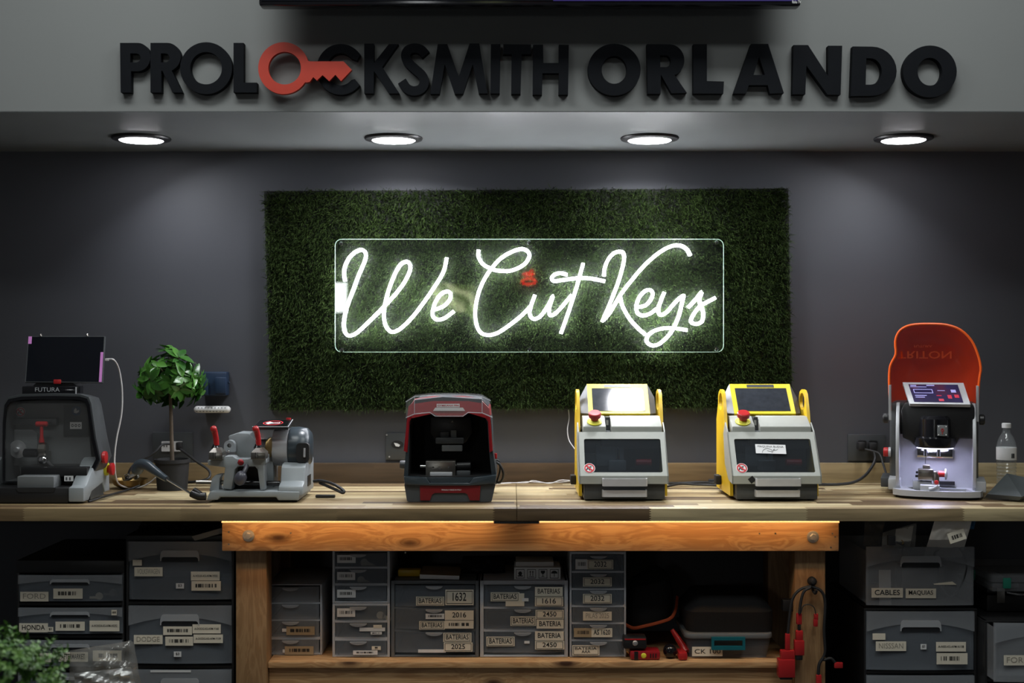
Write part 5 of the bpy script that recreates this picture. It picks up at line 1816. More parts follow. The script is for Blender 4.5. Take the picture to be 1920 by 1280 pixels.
m.tube([P(x, y, -0.002) for x, y in L1], 0.0011, 6, 0)
for k in (1, 6):
    m.tube([P(*L0[k], -0.008), P(*L1[k], -0.002)], 0.0011, 6, 0)
m.build('clear_lid', t, label='clear faceted lid')
m = MB('paperw')
p, q = P(819, 763, 0.01), P(862, 756.5, 0.01)
m.box((p.x, YR + 0.0012, p.z), (q.x, YR + 0.0020, q.z)).use('inkr').text('GYMKANA 994', p.x + 0.003, q.x - 0.003, p.z + 0.0025, q.z - 0.0025, YR + 0.0006, True)
m.use('paperw').prism(xz([(812, 770), (816, 764), (868, 764), (872, 770)], YR), YR + 0.0005, YR + 0.0015)
m.build('name_label', t, label='white label with red print')
m = MB('black')
m.prism(xz([(806, 781), (884, 781), (886, 812), (874, 830), (820, 830), (806, 812)], YR + 0.1), YR + 0.09, YR + 0.2, 'y', 0.006)
m.use('inkg').prism(xz([(845, 793), (848, 788), (850, 793), (848, 791)], YR + 0.08), YR + 0.0885, YR + 0.0895)
m.build('head', t)
m = MB('mgrey')
m.pbox(845, 806, 856, 822, YR + 0.08, 0.01, 0.001).pbox(828, 834, 867, 846, YR + 0.075, 0.03, 0.003)
m.use('dgrey').pbox(825, 809, 842, 820, YR + 0.08, 0.01, 0.002).pbox(816, 820, 870, 832, YR + 0.07, 0.03, 0.004)
m.build('spindle', t, label='grey spindle block')
m = MB('steel')
m.pbox(798, 864, 854, 893, YR + 0.05, 0.05, 0.002)
m.use('satin').pbox(806, 885, 848, 893, YR + 0.045, 0.02, 0.002)
m.use('chrome')
for x, y in ((812, 876), (841, 876), (823, 875), (827, 875), (823, 879), (827, 879)):
    q = P(x, y, 0.05)
    m.lathe([(0, -0.0025), (0.0026 if x in (812, 841) else 0.0012, -0.002), (0.003 if x in (812, 841) else 0.0014, 0.001)], (q.x, YR + 0.05, q.z), (0, 1, 0), 10)
m.cyl(P(788, 874, 0.07), P(799, 874, 0.07), 0.0055, n=12)
m.build('key_clamp', t, label='steel key clamp block')
m = MB('black')
m.cyl(P(856, 873, 0.07), P(883, 872, 0.07), 0.011, n=18, bev=0.002)
m.use('chrome').cyl(P(853, 872, 0.07), P(857, 872, 0.07), 0.005, n=12)
m.use('dgrey').pbox(855, 882, 882, 893, YR + 0.06, 0.04, 0.004)
m.build('clamp_knob', t)
m = MB('dgrey')
m.lathe([(0.0, -0.006), (0.012, -0.005), (0.014, 0.0), (0.014, 0.012)], P(753, 871, 0.06), (1, 0, 0), 16)
m.build('side_knob', t)
m = MB('redp')
q = P(929, 855, 0.16)
m.box((q.x - 0.004, q.y, q.z - 0.009), (q.x + 0.005, q.y + 0.02, q.z + 0.009), 0.002)
m.build('power_switch', t, label='small red switch')
m = MB('rubber')
m.tube([P(930, 866, 0.22), P(938, 872, 0.22), P(944, 888, 0.22), P(940, 902, 0.24), P(932, 904, 0.28), P(926, 896, 0.3)], 0.004, 8, 6)
m.tube([P(931, 862, 0.24), P(936, 866, 0.24), P(938, 880, 0.24), P(934, 896, 0.26), P(930, 906, 0.3)], 0.0035, 8, 6)
m.build('power_cable', t)
m = MB('cordw')
m.tube([W(925, 908, 4.45), W(950, 905, 4.56), W(985, 905, 4.56), W(1000, 901, 4.58), W(1030, 906, 4.56), W(1052, 900, 4.58), W(1082, 902, 4.55)], 0.0018, 6, 6)
m.tube([W(928, 907, 4.48), W(960, 905.5, 4.57), W(990, 903, 4.57), W(1020, 905, 4.57), W(1046, 904, 4.57), W(1080, 901, 4.57)], 0.0015, 6, 6)
tag(m.build('twin_wire'), 'thin white twin wire along the backsplash right of the red machine', 'wire')

# ------------------------------------------------------------------ yellow and grey key machines
YY = 4.10


def yellow_machine():
    c = W(1170, 940, YY)
    t = thing('yellow_key_machine', (c.x, YY, ZC), 'yellow and pale grey key machine with a bright mirroring screen', 'key machine', 'yellow key machines')
    P = lambda x, y, d=0.0: W(x, y, YY + d)
    MB('dgrey').box((P(1095, 0).x, YY, P(0, 936).z), (P(1247, 0).x, YY + 0.32, P(0, 906).z), 0.003).build('base', t)
    m = MB('blackm')
    for x in (1104, 1238):
        for d in (0.02, 0.28):
            q = P(x, 0, 0).x
            m.cyl((q, YY + d + 0.01, ZC), (q, YY + d + 0.01, P(0, 936).z + 0.001), 0.011, n=14)
    m.build('rubber_foot', t)
    xa, xb = P(1087, 0).x, P(1253, 0).x
    for x0, x1 in ((xa - 0.001, xa + 0.009), (xb - 0.009, xb + 0.001)):
        zt_ = 1.262
        yc = YY + 0.205
        out2 = [(YY + 0.035, ZC + 0.012), (YY + 0.31, ZC + 0.012), (YY + 0.31, 1.16), (YY + 0.275, 1.215)] + \
               [(yc + 0.05 * math.cos(a) + 0.02, zt_ - 0.03 + 0.03 * math.sin(a)) for a in (0.2, 0.8, 1.4, 2.0, 2.6)] + [(YY + 0.155, 1.19), (YY + 0.13, 1.10), (YY + 0.04, 1.0)]
        hole = [(yc + 0.02 + 0.036 * math.cos(a), 1.222 + 0.029 * math.sin(a)) for a in [k * PI / 6 for k in range(12)]]
        MB('yellow').prism([out2, hole], x0, x1, 'x').build('side_plate', t, label='yellow side plate with carrying handle')
    # sloping cover
    ya, yb_ = -0.012, 0.085
    zb_, zm, zt_ = P(0, 907, ya).z, P(0, 892, ya).z, P(0, 809.5, yb_).z
    xl_, xr_ = P(1086, 0, ya).x, P(1254, 0, ya).x

    def sl(u, v):
        """point on the sloping cover face: u across, v up"""
        return Vector((xl_ + (xr_ - xl_) * u, YY + ya + (yb_ - ya) * v, zm + (zt_ - zm) * v))
    nrm = Vector((0, -(zt_ - zm), (yb_ - ya))).normalized()
    U = [(0, 0), (1, 0), (1, 1), (0, 1)]
    hole = [(0.067, 0.085), (0.935, 0.085), (0.935, 0.85), (0.067, 0.85)]
    rh = []
    for (cx, cy, a0) in ((0.915, 0.80, 0), (0.09, 0.80, 90), (0.09, 0.12, 180), (0.915, 0.12, 270)):
        for k in range(5):
            a = math.radians(a0 + 22.5 * k)
            rh.append((cx + 0.022 * math.cos(a), cy + 0.04 * math.sin(a)))
    m = MB('cover')
    tri = tessellate_polygon([[Vector((*p, 0)) for p in U], [Vector((*p, 0)) for p in rh]])
    flat = U + rh
    fv = [sl(*p) for p in flat]
    bv = [v - nrm * 0.006 for v in fv]
    n = len(flat)
    fs = [tuple(q) for q in tri] + [tuple(i + n for i in reversed(q)) for q in tri]
    for l0, k in ((0, 4), (4, len(rh))):
        for i in range(k):
            j = (i + 1) % k
            fs.append((l0 + i, l0 + j, n + l0 + j, n + l0 + i))
    m.add(fv + bv, fs)
    m.box((xl_, YY + ya, zb_), (xr_, YY + ya + 0.012, zm), 0.0)
    for xx in (xl_, xr_ - 0.004):
        m.prism([(YY + ya, zb_), (YY + ya, zm), (YY + yb_, zt_), (YY + yb_ + 0.045, zt_ + 0.028), (YY + 0.16, zt_ - 0.01), (YY + 0.13, zb_ + 0.05), (YY + 0.06, zb_ + 0.006)], xx, xx + 0.004, 'x')
    m.build('front_cover', t, label='pale grey sloping front cover')
    m = MB('smoke')
    w = [sl(*p) - nrm * 0.003 for p in rh]
    m.add(w + [v - nrm * 0.002 for v in w], [tuple(range(len(w))), tuple(reversed(range(len(w), 2 * len(w))))])
    m.build('window', t, label='smoky clear window')
    # inside
    m = MB('dgrey')
    m.box((xl_ + 0.012, YY + 0.15, ZC + 0.04), (xr_ - 0.012, YY + 0.30, zt_ + 0.004), 0.003)
    m.use('mgrey').box((xl_ + 0.078, YY + 0.105, zt_ - 0.055), (xr_ - 0.014, YY + 0.149, zt_ + 0.002), 0.003)
    m.build('body', t)
    m = MB('mgrey')
    m.box((xl_ + 0.02, YY + 0.11, ZC + 0.08), (xl_ + 0.11, YY + 0.14, ZC + 0.14), 0.003)
    m.box((xl_ + 0.06, YY + 0.10, ZC + 0.10), (xl_ + 0.15, YY + 0.145, ZC + 0.165), 0.003)
    m.use('blackm').box((xl_ + 0.014, YY + 0.02, ZC + 0.05), (xr_ - 0.014, YY + 0.148, ZC + 0.085), 0.003)
    m.use('mgrey').box((xl_ + 0.10, YY + 0.08, ZC + 0.086), (xl_ + 0.155, YY + 0.11, ZC + 0.12), 0.003)
    m.use('chrome').cyl((xl_ + 0.13, YY + 0.1, ZC + 0.125), (xl_ + 0.13, YY + 0.1, ZC + 0.16), 0.006, n=12)
    m.use('redp').cyl((xl_ + 0.185, YY + 0.07, ZC + 0.115), (xl_ + 0.235, YY + 0.07, ZC + 0.115), 0.011, n=16, bev=0.002)
    m.build('carriage', t)
    for z0, z1, y_ in ((P(0, 910, ya).z, P(0, 896, ya).z, ya), (P(0, 930, 0).z, P(0, 917.5, 0).z, 0.0)):
        x0, x1 = P(1129, 0, ya).x, P(1213, 0, ya).x
        m = MB('bar')
        yh = YY + y_ - 0.022
        pl = [(x0, YY + y_), (x0, yh + 0.006), (x0 + 0.002, yh + 0.002), (x0 + 0.006, yh), (x1 - 0.006, yh), (x1 - 0.002, yh + 0.002), (x1, yh + 0.006), (x1, YY + y_),
              (x1 - 0.004, YY + y_), (x1 - 0.004, yh + 0.005), (x0 + 0.004, yh + 0.005), (x0 + 0.004, YY + y_)]
        m.prism(pl, z0, z1, 'z')
        m.build('handle', t, label='satin metal handle bar')
    # upper blocks
    zl_ = P(0, 809, 0.10).z
    z1_, z2_ = P(0, 799, 0.10).z, P(0, 780, 0.15).z
    for nm, x0, x1 in (('stop_box', 1093, 1136), ('motor_cover', 1145.5, 1241)):
        a, b = P(x0, 0, 0.1).x, P(x1, 0, 0.1).x
        MB('cover').prism([(YY + 0.095, zl_ - 0.012), (YY + 0.095, z1_), (YY + 0.155, z2_), (YY + 0.19, z2_), (YY + 0.19, zl_ - 0.012)], a, b, 'x', 0.003).build(nm, t)
    m = MB('dgrey')
    m.box((P(1137, 0, 0.1).x, YY + 0.13, zl_ - 0.01), (P(1145, 0, 0.1).x, YY + 0.19, z2_ - 0.002))
    m.use('cover').box((P(1137.5, 0, 0.1).x, YY + 0.127, z1_ + 0.002), (P(1142, 0, 0.1).x, YY + 0.13, z1_ + 0.018))
    m.build('latch', t)
    up = Vector((0, -(z2_ - z1_), 0.06)).normalized()
    q = Vector((P(1115, 0, 0.11).x, YY + 0.118, z1_ + 0.012))
    m = MB('limey')
    m.lathe([(0.0, 0.001), (0.0245, 0.001), (0.0245, 0.004), (0.018, 0.006), (0.014, 0.010)], q, up, 28)
    m.use('redp').lathe([(0.012, 0.008), (0.0135, 0.018), (0.0195, 0.021), (0.0205, 0.026), (0.0205, 0.034), (0.018, 0.0365), (0.0, 0.036)], q, up, 32)
    m.build('emergency_stop', t, label='red stop button on a yellow collar')
    # tilted screen
    e = math.radians(46.5)
    ux = Vector((1, 0, 0))
    uu = Vector((0, math.sin(e), math.cos(e)))
    nn = Vector((0, -math.cos(e), math.sin(e)))
    bl = P(1103.5, 775, 0.19)
    br = P(1219, 775, 0.19)
    w, h = br.x - bl.x, 0.136
    Q = [bl + uu * h, br + uu * h, br, bl]
    m = MB('yellowb')
    slab(m, Q, 0, 0.012)
    m.build('screen_frame', t, label='yellow screen frame')
    slab(MB('screen_mirror'), sub(Q, .075, .15, .925, .92), 0.0012, 0.002).build('screen', t, label='dark glossy screen')
    slab(MB('dgrey'), sub(Q, .28, .025, .73, .12), 0.0010, 0.001).build('speaker_grille', t)
    m = MB('wing')
    for s_, A, B in ((-1, Q[0], Q[3]), (1, Q[1], Q[2])):
        bk = -nn * 0.03 + ux * s_ * 0.024
        e1 = A + (B - A) * 0.25 + bk
        e2 = A + (B - A) * 0.78 + bk
        d_ = -nn * 0.012
        m.add([A, B, e2, e1, A + d_, B + d_, e2 + d_, e1 + d_], [(0, 1, 2, 3), (7, 6, 5, 4), (0, 4, 5, 1), (1, 5, 6, 2), (2, 6, 7, 3), (3, 7, 4, 0)])
    slab(m, [p - nn * 0.013 for p in Q], 0, 0.02)
    m.build('screen_shell', t, label='silver faceted screen shell')
    MB('dgrey').box((bl.x + 0.02, bl.y + 0.012, zl_), (br.x - 0.02, bl.y + 0.06, bl.z - 0.006), 0.004).build('screen_neck', t)
    m = MB('inkw')
    # sticker in the window corner, lying in the sloping plane
    ce = sl(0.118, 0.17) + nrm * 0.0006
    uz = Vector((0, nrm.z, -nrm.y))
    uz = Vector((0, (yb_ - ya), (zt_ - zm))).normalized()
    m.X = Matrix(((1, 0, 0, ce.x), (0, -nrm.y, uz.y, ce.y), (0, -nrm.z, uz.z, ce.z), (0, 0, 0, 1)))
    no_hand(m, (0, 0), 0.018, 0)
    m.build('prohibition_sticker', t, label='round red prohibition sticker')
    m = MB('blackm')
    m.cyl(P(1082, 784, 0.16), P(1088, 784, 0.16), 0.006, n=12)
    m.box((P(1070, 0, 0.2).x, YY + 0.2, ZC + 0.03), (xa - 0.002, YY + 0.25, ZC + 0.06), 0.003)
    m.build('side_plug', t)
    return t, sl, nrm, uz


ym, sl, nrm, uz = yellow_machine()
ym2 = copy_tree(ym)
ym2.location.x = W(1456, 0, YY).x
ym2['label'] = 'yellow and pale grey key machine with a white paper sticker on its window'
# stickers only on the second machine
dx = ym2.location.x - ym.location.x
m = MB('paperw', world=False)
ce = sl(0.47, 0.60) + nrm * 0.0012 - ym.location
m.X = Matrix(((1, 0, 0, ce.x), (0, -nrm.y, uz.y, ce.y), (0, -nrm.z, uz.z, ce.z), (0, 0, 0, 1))) @ Matrix.Rotation(0.03, 4, 'Y')
m.box((-0.048, -0.0004, -0.017), (0.048, 0, 0.017)).use('ink').text('MAQUINA BUENA', -0.041, 0.041, 0.004, 0.0125, -0.0009, False)
m.tube([(-0.028, -0.001, -0.014), (-0.024, -0.001, -0.005), (-0.012, -0.001, 0.002), (0.004, -0.001, -0.004), (0.0, -0.001, -0.009), (-0.012, -0.001, -0.006)], 0.0005, 5, 6)
m.tube([(0.002, -0.001, -0.014), (0.012, -0.001, 0.001), (0.008, -0.001, -0.004), (0.016, -0.001, -0.004), (0.022, -0.001, 0.0)], 0.0005, 5, 6)
m.build('paper_sticker', ym2, label='white paper sticker with print and scribble')
m = MB('blackm', world=False)
ce = Vector((W(1410, 0, YY - 0.014).x - ym2.location.x, -0.0128, W(0, 899, YY - 0.012).z - ZC))
m.X = Matrix.Translation(ce) @ Matrix.Rotation(0.9, 4, 'Y')
m.box((-0.009, -0.0008, -0.009), (0.009, 0.0005, 0.009))
m.build('black_sticker', ym2, label='small black square sticker set askew')

# ------------------------------------------------------------------ silver machine with the raised orange shield
YO = 4.14
PXO = 1750
XO = (PXO - 960) * YO / F
TH = -math.atan2(XO, YO)
CT = math.cos(TH)
t = thing('shield_key_machine', (XO, YO, ZC), 'silver and black key machine with a raised orange shield', 'key machine', None, TH)


def T(px, py, d=0.0):
    y = YO + d * CT
    return Vector(((px - PXO) * y / F * CT, d, EYE - (py - 640) * y / F - ZC))


def Txz(pts, d):
    return [(T(x, y, d).x, T(x, y, d).z) for x, y in pts]


LM = lambda m='black': MB(m, world=False)
m = LM('satin')
lip = [(1671, 0.10), (1673, 0.03), (1688, 0.004), (1715, -0.010), (1750, -0.014), (1785, -0.012), (1818, 0.0), (1838, 0.02), (1843, 0.05), (1843, 0.10), (1832, 0.2), (1680, 0.2)]
zlip0, zlip1 = T(0, 931).z, T(0, 920).z
pts = [((px - PXO) * YO / F * CT, d) for px, d in lip]
hol = [((px - PXO) * YO / F * CT, d) for px, d in ((1700, 0.09), (1812, 0.09), (1824, 0.02), (1790, 0.004), (1745, 0.0), (1716, 0.008))]
m.prism([pts, hol], zlip0, zlip1, 'z')
m.build('base_plate', t, label='silver base plate with rounded front')
m = LM('blackm')
m.prism([(x * 0.93, d + 0.012) for x, d in pts], 0.001, zlip0 - 0.001, 'z')
m.prism([((px - PXO) * YO / F * CT, d) for px, d in ((1700, 0.085), (1812, 0.085), (1822, 0.022), (1745, 0.002), (1716, 0.01))], zlip0 + 0.0005, zlip0 + 0.004, 'z')
m.build('base_foot', t)
for x0, x1 in ((1664.5, 1688), (1823, 1848)):
    m = LM('satin')
    a, b = T(x0, 920, 0.05), T(x1, 900, 0.05)
    m.box((a.x, 0.05, a.z), (b.x, 0.22, b.z), 0.003)
    m.build('side_foot', t, label='silver side foot')
m = LM('dgrey')
a, b = T(1652, 911, 0.22), T(1664, 893, 0.22)
m.box((a.x, 0.14, a.z), (b.x + 0.006, 0.3, b.z), 0.003)
m.build('rear_foot', t)
for s_ in (-1, 1):
    m = LM('satin')
    pl = [(0.035, T(0, 912, .03).z), (0.02, T(0, 880, .03).z), (0.012, T(0, 850, .03).z), (0.03, T(0, 800, .03).z), (0.05, T(0, 780, .05).z), (0.10, T(0, 755, .1).z), (0.24, T(0, 755, .2).z), (0.24, T(0, 912, .2).z)]
    x = T(1679 if s_ < 0 else 1830, 0, 0.03).x
    m.prism(pl, x, x - s_ * 0.011, 'x', 0.002)
    m.build('side_panel', t, label='silver side panel')
m = LM('satin')
xa, xb = T(1689, 0, .12).x, T(1822, 0, .12).x
m.box((xa - 0.004, 0.125, T(0, 918, .12).z), (xb + 0.006, 0.135, T(0, 815, .12).z))
m.build('back_plate', t, label='silver back plate')
m = LM('dgrey')
m.box((T(1668, 0, .2).x, 0.15, 0.03), (T(1833, 0, .2).x, 0.30, T(0, 752, .2).z), 0.02)
m.build('rear_body', t)
m = LM('black')
m.prism(Txz([(1692, 823), (1689, 770), (1696, 755), (1822, 755), (1827, 762), (1828, 822), (1800, 822), (1790, 838), (1716, 838), (1706, 828)], 0.03), 0.045, 0.123, 'y', 0.006)
m.build('head', t)
m = LM('blackg')
q = T(1755, 838, 0.035)
zt_ = T(0, 778, 0.035).z
m.lathe([(0.0, 0), (0.060, 0), (0.063, 0.006), (0.063, 0.03), (0.050, 0.034), (0.047, zt_ - q.z - 0.012), (0.038, zt_ - q.z - 0.002), (0, zt_ - q.z)], (T(1753, 0, 0.035).x, 0.045, q.z), (0, 0, 1), 40)
m.build('spindle_housing', t)
m = LM('mgrey')
a, b = T(1757.5, 817, -0.012), T(1776.5, 797, -0.012)
m.box((a.x, -0.010, a.z), (b.x, -0.001, b.z), 0.001)
m.use('inkw')
for x, z in ((a.x + .004, a.z + .004), (b.x - .004, a.z + .004), (a.x + .004, b.z - .004), (b.x - .004, b.z - .004)):
    m.lathe([(0, -0.001), (0.0018, -0.0006), (0.002, 0.0005)], (x, -0.0105, z), (0, 1, 0), 8)
m.use('redp').prism([ring((a.x + b.x) / 2, (a.z + b.z) / 2 + 0.002, .0045, .0055, 16), ring((a.x + b.x) / 2, (a.z + b.z) / 2 + 0.002, .0022, .003, 16)], -0.0112, -0.0101)
m.box(((a.x + b.x) / 2 - .001, -0.0112, a.z + 0.006), ((a.x + b.x) / 2 + .001, -0.0101, a.z + 0.012))
m.build('badge', t, label='grey badge with a red emblem')
qz = q.z
m = LM('led')
m.lathe([(0.050, 0), (0.056, 0), (0.056, -0.003), (0.050, -0.003), (0.050, 0)], (T(1753, 0, 0.035).x, 0.045, qz - 0.0005), (0, 0, 1), 32)
m.build('led_ring', t, label='glowing white ring under the spindle')
L_ = lamp('led_ring_lamp', 'AREA', (0, 0, 0), 0.032, (0.80, 0.82, 1.0), shape='DISK', size=0.10, spread=math.radians(100))
L_.parent = t
L_.location = (T(1753, 0, 0.035).x, 0.045, qz - 0.006)
m = LM('chrome')
a, b = T(1719, 858, 0.10), T(1787, 842, 0.10)
m.box((a.x, 0.10, a.z), (b.x, 0.124, b.z), 0.002)
m.cyl((T(1735, 0, .05).x, 0.05, qz - 0.001), (T(1735, 0, .05).x, 0.05, qz - 0.03), 0.0055, n=14)
m.cyl((T(1735, 0, .05).x, 0.05, qz - 0.03), (T(1735, 0, .05).x, 0.05, qz - 0.055), 0.001, n=8)
m.cyl((T(1760, 0, .05).x, 0.05, qz - 0.001), (T(1760, 0, .05).x, 0.05, qz - 0.030), 0.006, n=14)
m.build('spindle', t, label='chrome spindle and tracer')
m = LM('steel')
m.box(tuple(T(1721, 901, 0.03)), tuple(T(1750, 880, 0.03) + Vector((0, 0.05, 0))), 0.003)
m.box(tuple(T(1730, 880.5, 0.04)), tuple(T(1744, 872, 0.04) + Vector((0, 0.03, 0))), 0.003)
m.use('ink')
for y in (886, 893):
    m.box(tuple(T(1722, y + .5, 0.029)), tuple(T(1750, y, 0.029) + Vector((0, 0.002, 0))))
m.use('steel').prism(Txz([(1750, 884), (1756, 884), (1761, 892), (1761, 912), (1750, 912)], 0.02), 0.022, 0.07, 'y', 0.002)
m.use('blackm').cyl(T(1717, 886, 0.05), T(1722, 886, 0.05), 0.004, n=10).cyl(T(1716, 893, 0.05), T(1722, 893, 0.05), 0.004, n=10)
m.build('key_clamp', t, label='steel key clamp')
m = LM('satin')
m.box(tuple(T(1711, 919, 0.04)), tuple(T(1747, 903, 0.04) + Vector((0, 0.06, 0))), 0.002)
m.box(tuple(T(1725, 921, 0.0)), tuple(T(1762, 910, 0.0) + Vector((0, 0.05, 0))), 0.002)
m.tube([T(1742, 917, -0.004), T(1750, 915, -0.006), T(1759, 909, -0.006)], 0.004, 8, 4, rr=(0.005, 0.002))
m.use('redp').lathe([(0, -0.004), (0.006, -0.003), (0.007, 0)], T(1756, 904, 0.018), (0, 1, 0), 14)
m.build('clamp_base', t, label='silver clamp base')
m = LM('blackm')
m.box(tuple(T(1760, 908, 0.10)), tuple(T(1790, 902, 0.10) + Vector((0, 0.02, 0))))
m.build('slide_slot', t)
m = LM('redp')
m.cyl(T(1759, 888, 0.05), T(1772, 888, 0.05), 0.0098, n=18, bev=0.001)
m.use('satin').lathe([(0.004, 0), (0.017, 0.001), (0.018, 0.005), (0.012, 0.008), (0, 0.009)], T(1771, 888, 0.05), (1, 0, 0), 22)
m.build('clamp_knob', t, label='red clamp knob with silver disc')
# tilted touch screen
e = math.radians(38)
bl, br = T(1705.5, 757, 0.03), T(1819, 757, 0.03)
tl, tr = T(1692, 717, 0.105), T(1806, 717, 0.105)
Q = [tl, tr, br, bl]
slab(LM('satin'), Q, 0, 0.012).build('screen_bezel', t, label='silver screen bezel')
SQ = sub(Q, .085, .10, .895, .92)
slab(LM('ui'), SQ, 0.0012, 0.002).build('screen', t, label='lit violet touch screen')
m = LM('uilit')
for u0, v0, u1, v1 in ((.03, .05, .15, .10), (.36, .04, .52, .09), (.02, .14, .35, .17), (.06, .28, .45, .31), (.06, .48, .45, .51), (.06, .28, .075, .51), (.435, .28, .45, .51), (.82, .30, .92, .46), (.55, .34, .70, .37),
                       (.06, .62, .3, .66), (.06, .72, .25, .76)):
    slab(m, sub(SQ, u0, v0, u1, v1), 0.0017, 0.0003)
m.use('uired')
for u0, v0, u1, v1 in ((.5, .62, .6, .66), (.72, .60, .80, .80), (.52, .82, .62, .95), (.86, .58, .95, .75)):
    slab(m, sub(SQ, u0, v0, u1, v1), 0.0017, 0.0003)
m.build('screen_icons', t, label='lit icons and lines')
m = LM('black')
m.box((T(1700, 0, .06).x, 0.06, T(0, 757, .06).z - 0.004), (T(1815, 0, .06).x, 0.13, T(0, 745, .06).z), 0.003)
m.build('screen_neck', t)
# raised orange shield: open cup tilted up, rim towards the viewer
rim = [(1669, 770), (1667, 735), (1666.5, 700), (1670, 682), (1679, 664), (1678, 640), (1684, 623), (1696, 613), (1715, 608), (1745, 607), (1775, 609), (1800, 618), (1820, 637), (1832, 662), (1838, 688), (1836, 705), (1834, 725), (1832, 770)]
R0 = [T(x, y, 0.085 + 0.03 * (i in (0, 17))) for i, (x, y) in enumerate(rim)]
cx0 = sum((p for p in R0), Vector()) / len(R0)


def shr(k, dd, dz=0.0):
    return [Vector((cx0.x + (p.x - cx0.x) * k, p.y + dd, (p.z - cx0.z) * (k if p.z > cx0.z else 1.0) + cx0.z + dz)) for p in R0]


rings = [shr(1.0, 0), shr(1.015, 0.03, 0.0), shr(0.99, 0.08, -0.004), shr(0.92, 0.13, -0.012), shr(0.80, 0.165, -0.03), shr(0.60, 0.185, -0.055), shr(0.30, 0.195, -0.08), shr(0.02, 0.198, -0.09)]
m = LM('orange')
m.loft(rings, (False, False), False)
m.use('orangeb').tube(R0, 0.0038, 8, 3)  # brighter orange paints the light caught along the rim
m.use('orangeb')
zr0, zr1 = T(0, 672, 0.26).z, T(0, 658, 0.26).z
m.text('TRITON', T(1682, 0, .26).x, T(1784, 0, .26).x, zr0, zr1, 0.245, True, True)
m.text('FUTURA', T(1714, 0, .26).x, T(1748, 0, .26).x, T(0, 651, .26).z, T(0, 646.5, .26).z, 0.245, True, True)
m.build('shield', t, fix=False, label='raised orange see-through shield')
for s_, x in ((-1, 1668), (1, 1832)):
    m = LM('satin')
    xx = T(x, 0, .1).x
    m.prism([(0.085, T(0, 788, .1).z), (0.082, T(0, 740, .1).z), (0.075, T(0, 722, .1).z), (0.12, T(0, 722, .1).z), (0.125, T(0, 755, .1).z), (0.12, T(0, 790, .1).z)], xx - 0.004, xx + 0.004, 'x', 0.001)
    m.build('shield_arm', t, label='silver shield arm')
    m = LM('black')
    m.lathe([(0.014, 0), (0.017, 0.003), (0.017, 0.014), (0.012, 0.018), (0, 0.018)], (xx + s_ * 0.0045, 0.10, T(0, 785, .1).z), (s_, 0, 0), 18)
    m.build('pivot_knob', t)
m = LM('satin')
q = T(1669, 851, 0.12)
m.cyl((q.x, 0.16, q.z), (q.x - 0.008, 0.16, q.z), 0.016)
m.use('redp').cyl((q.x - 0.008, 0.16, q.z), (q.x - 0.024, 0.16, q.z), 0.0155, n=24, bev=0.002)
m.build('emergency_stop', t, label='red stop button')

shield_machine = t
# ------------------------------------------------------------------ bottle and dark folder at the right end
YBt = 4.45
c = W(1887, 0, YBt)
t = thing('water_bottle', (c.x, YBt, ZC), 'clear water bottle with white cap at the right end of the worktop', 'bottle')
hb = W(0, 793, YBt).z - ZC
prof = [(0.0, 0.002), (0.024, 0.001), (0.031, 0.006)]
for k in range(7):
    z = 0.014 + k * 0.0115
    prof += [(0.0325, z), (0.0300, z + 0.0057)]
prof += [(0.0325, 0.097), (0.0325, 0.145), (0.031, 0.152), (0.0295, 0.160), (0.022, 0.178), (0.0145, 0.188), (0.0125, 0.195), (0.0125, hb - 0.014)]
MB('bottleclear').lathe(prof, (c.x, YBt, ZC), n=36).build('bottle_body', t, label='clear ribbed plastic body')
MB('white').lathe([(0.0128, hb - 0.016), (0.0152, hb - 0.016), (0.0152, hb - 0.002), (0.0135, hb), (0, hb)], (c.x, YBt, ZC), n=32).build('cap', t, label='white cap')
m = MB('paperw')
m.lathe([(0.0329, 0.099), (0.0331, 0.1), (0.0331, 0.140), (0.0329, 0.141)], (c.x, YBt, ZC), n=36)
m.use('ink')
for k in range(7):
    a = -0.1 + 0.1 * k * 0.55
    x, y = c.x + 0.0334 * math.sin(a + 0.25), YBt - 0.0334 * math.cos(a + 0.25)
    m.box((x - 0.0006, y - 0.0002, ZC + 0.106), (x + 0.0006, y + 0.0002, ZC + 0.122))
m.build('bottle_label', t, label='white paper label')
m = MB('card')
A, B, C_, D_ = W(1905, 886, 4.22), W(1992, 905, 4.26), W(1936, 950, 4.09), W(1852, 930, 4.10)
A, B = W(1888, 887, 4.2), W(1975, 906, 4.2)
C_, D_ = W(1904, 943, 4.055), W(1851, 924, 4.13)
C_.z = D_.z = ZC + 0.019
slab(m, [A, B, C_ + Vector((0.02, 0, 0)), D_], 0, 0.02)
nn_ = (B - A).cross(D_ - A).normalized()
if nn_.y > 0:
    nn_ = -nn_
o = m.build('dark_folder')
tag(o, 'slate grey folded card stand lying tilted in front of the water bottle', 'card stand')
m = MB('inkw')
ex = (B - A).normalized()
ey = -(D_ - A).normalized()
for k, (u, v, w_, h_) in enumerate(((0.40, -0.018, 0.03, 0.004), (0.46, -0.028, 0.028, 0.003), (0.66, -0.022, 0.02, 0.006))):
    o0 = A + ex * ((B - A).length * u) + ey * v + nn_ * 0.0006
    m.add([o0, o0 + ex * w_, o0 + ex * w_ + ey * h_, o0 + ey * h_], [(0, 1, 2, 3)])
s_ = m.build('print_line', None, False)
s_.parent = o
s_['label'] = 'faint white print'

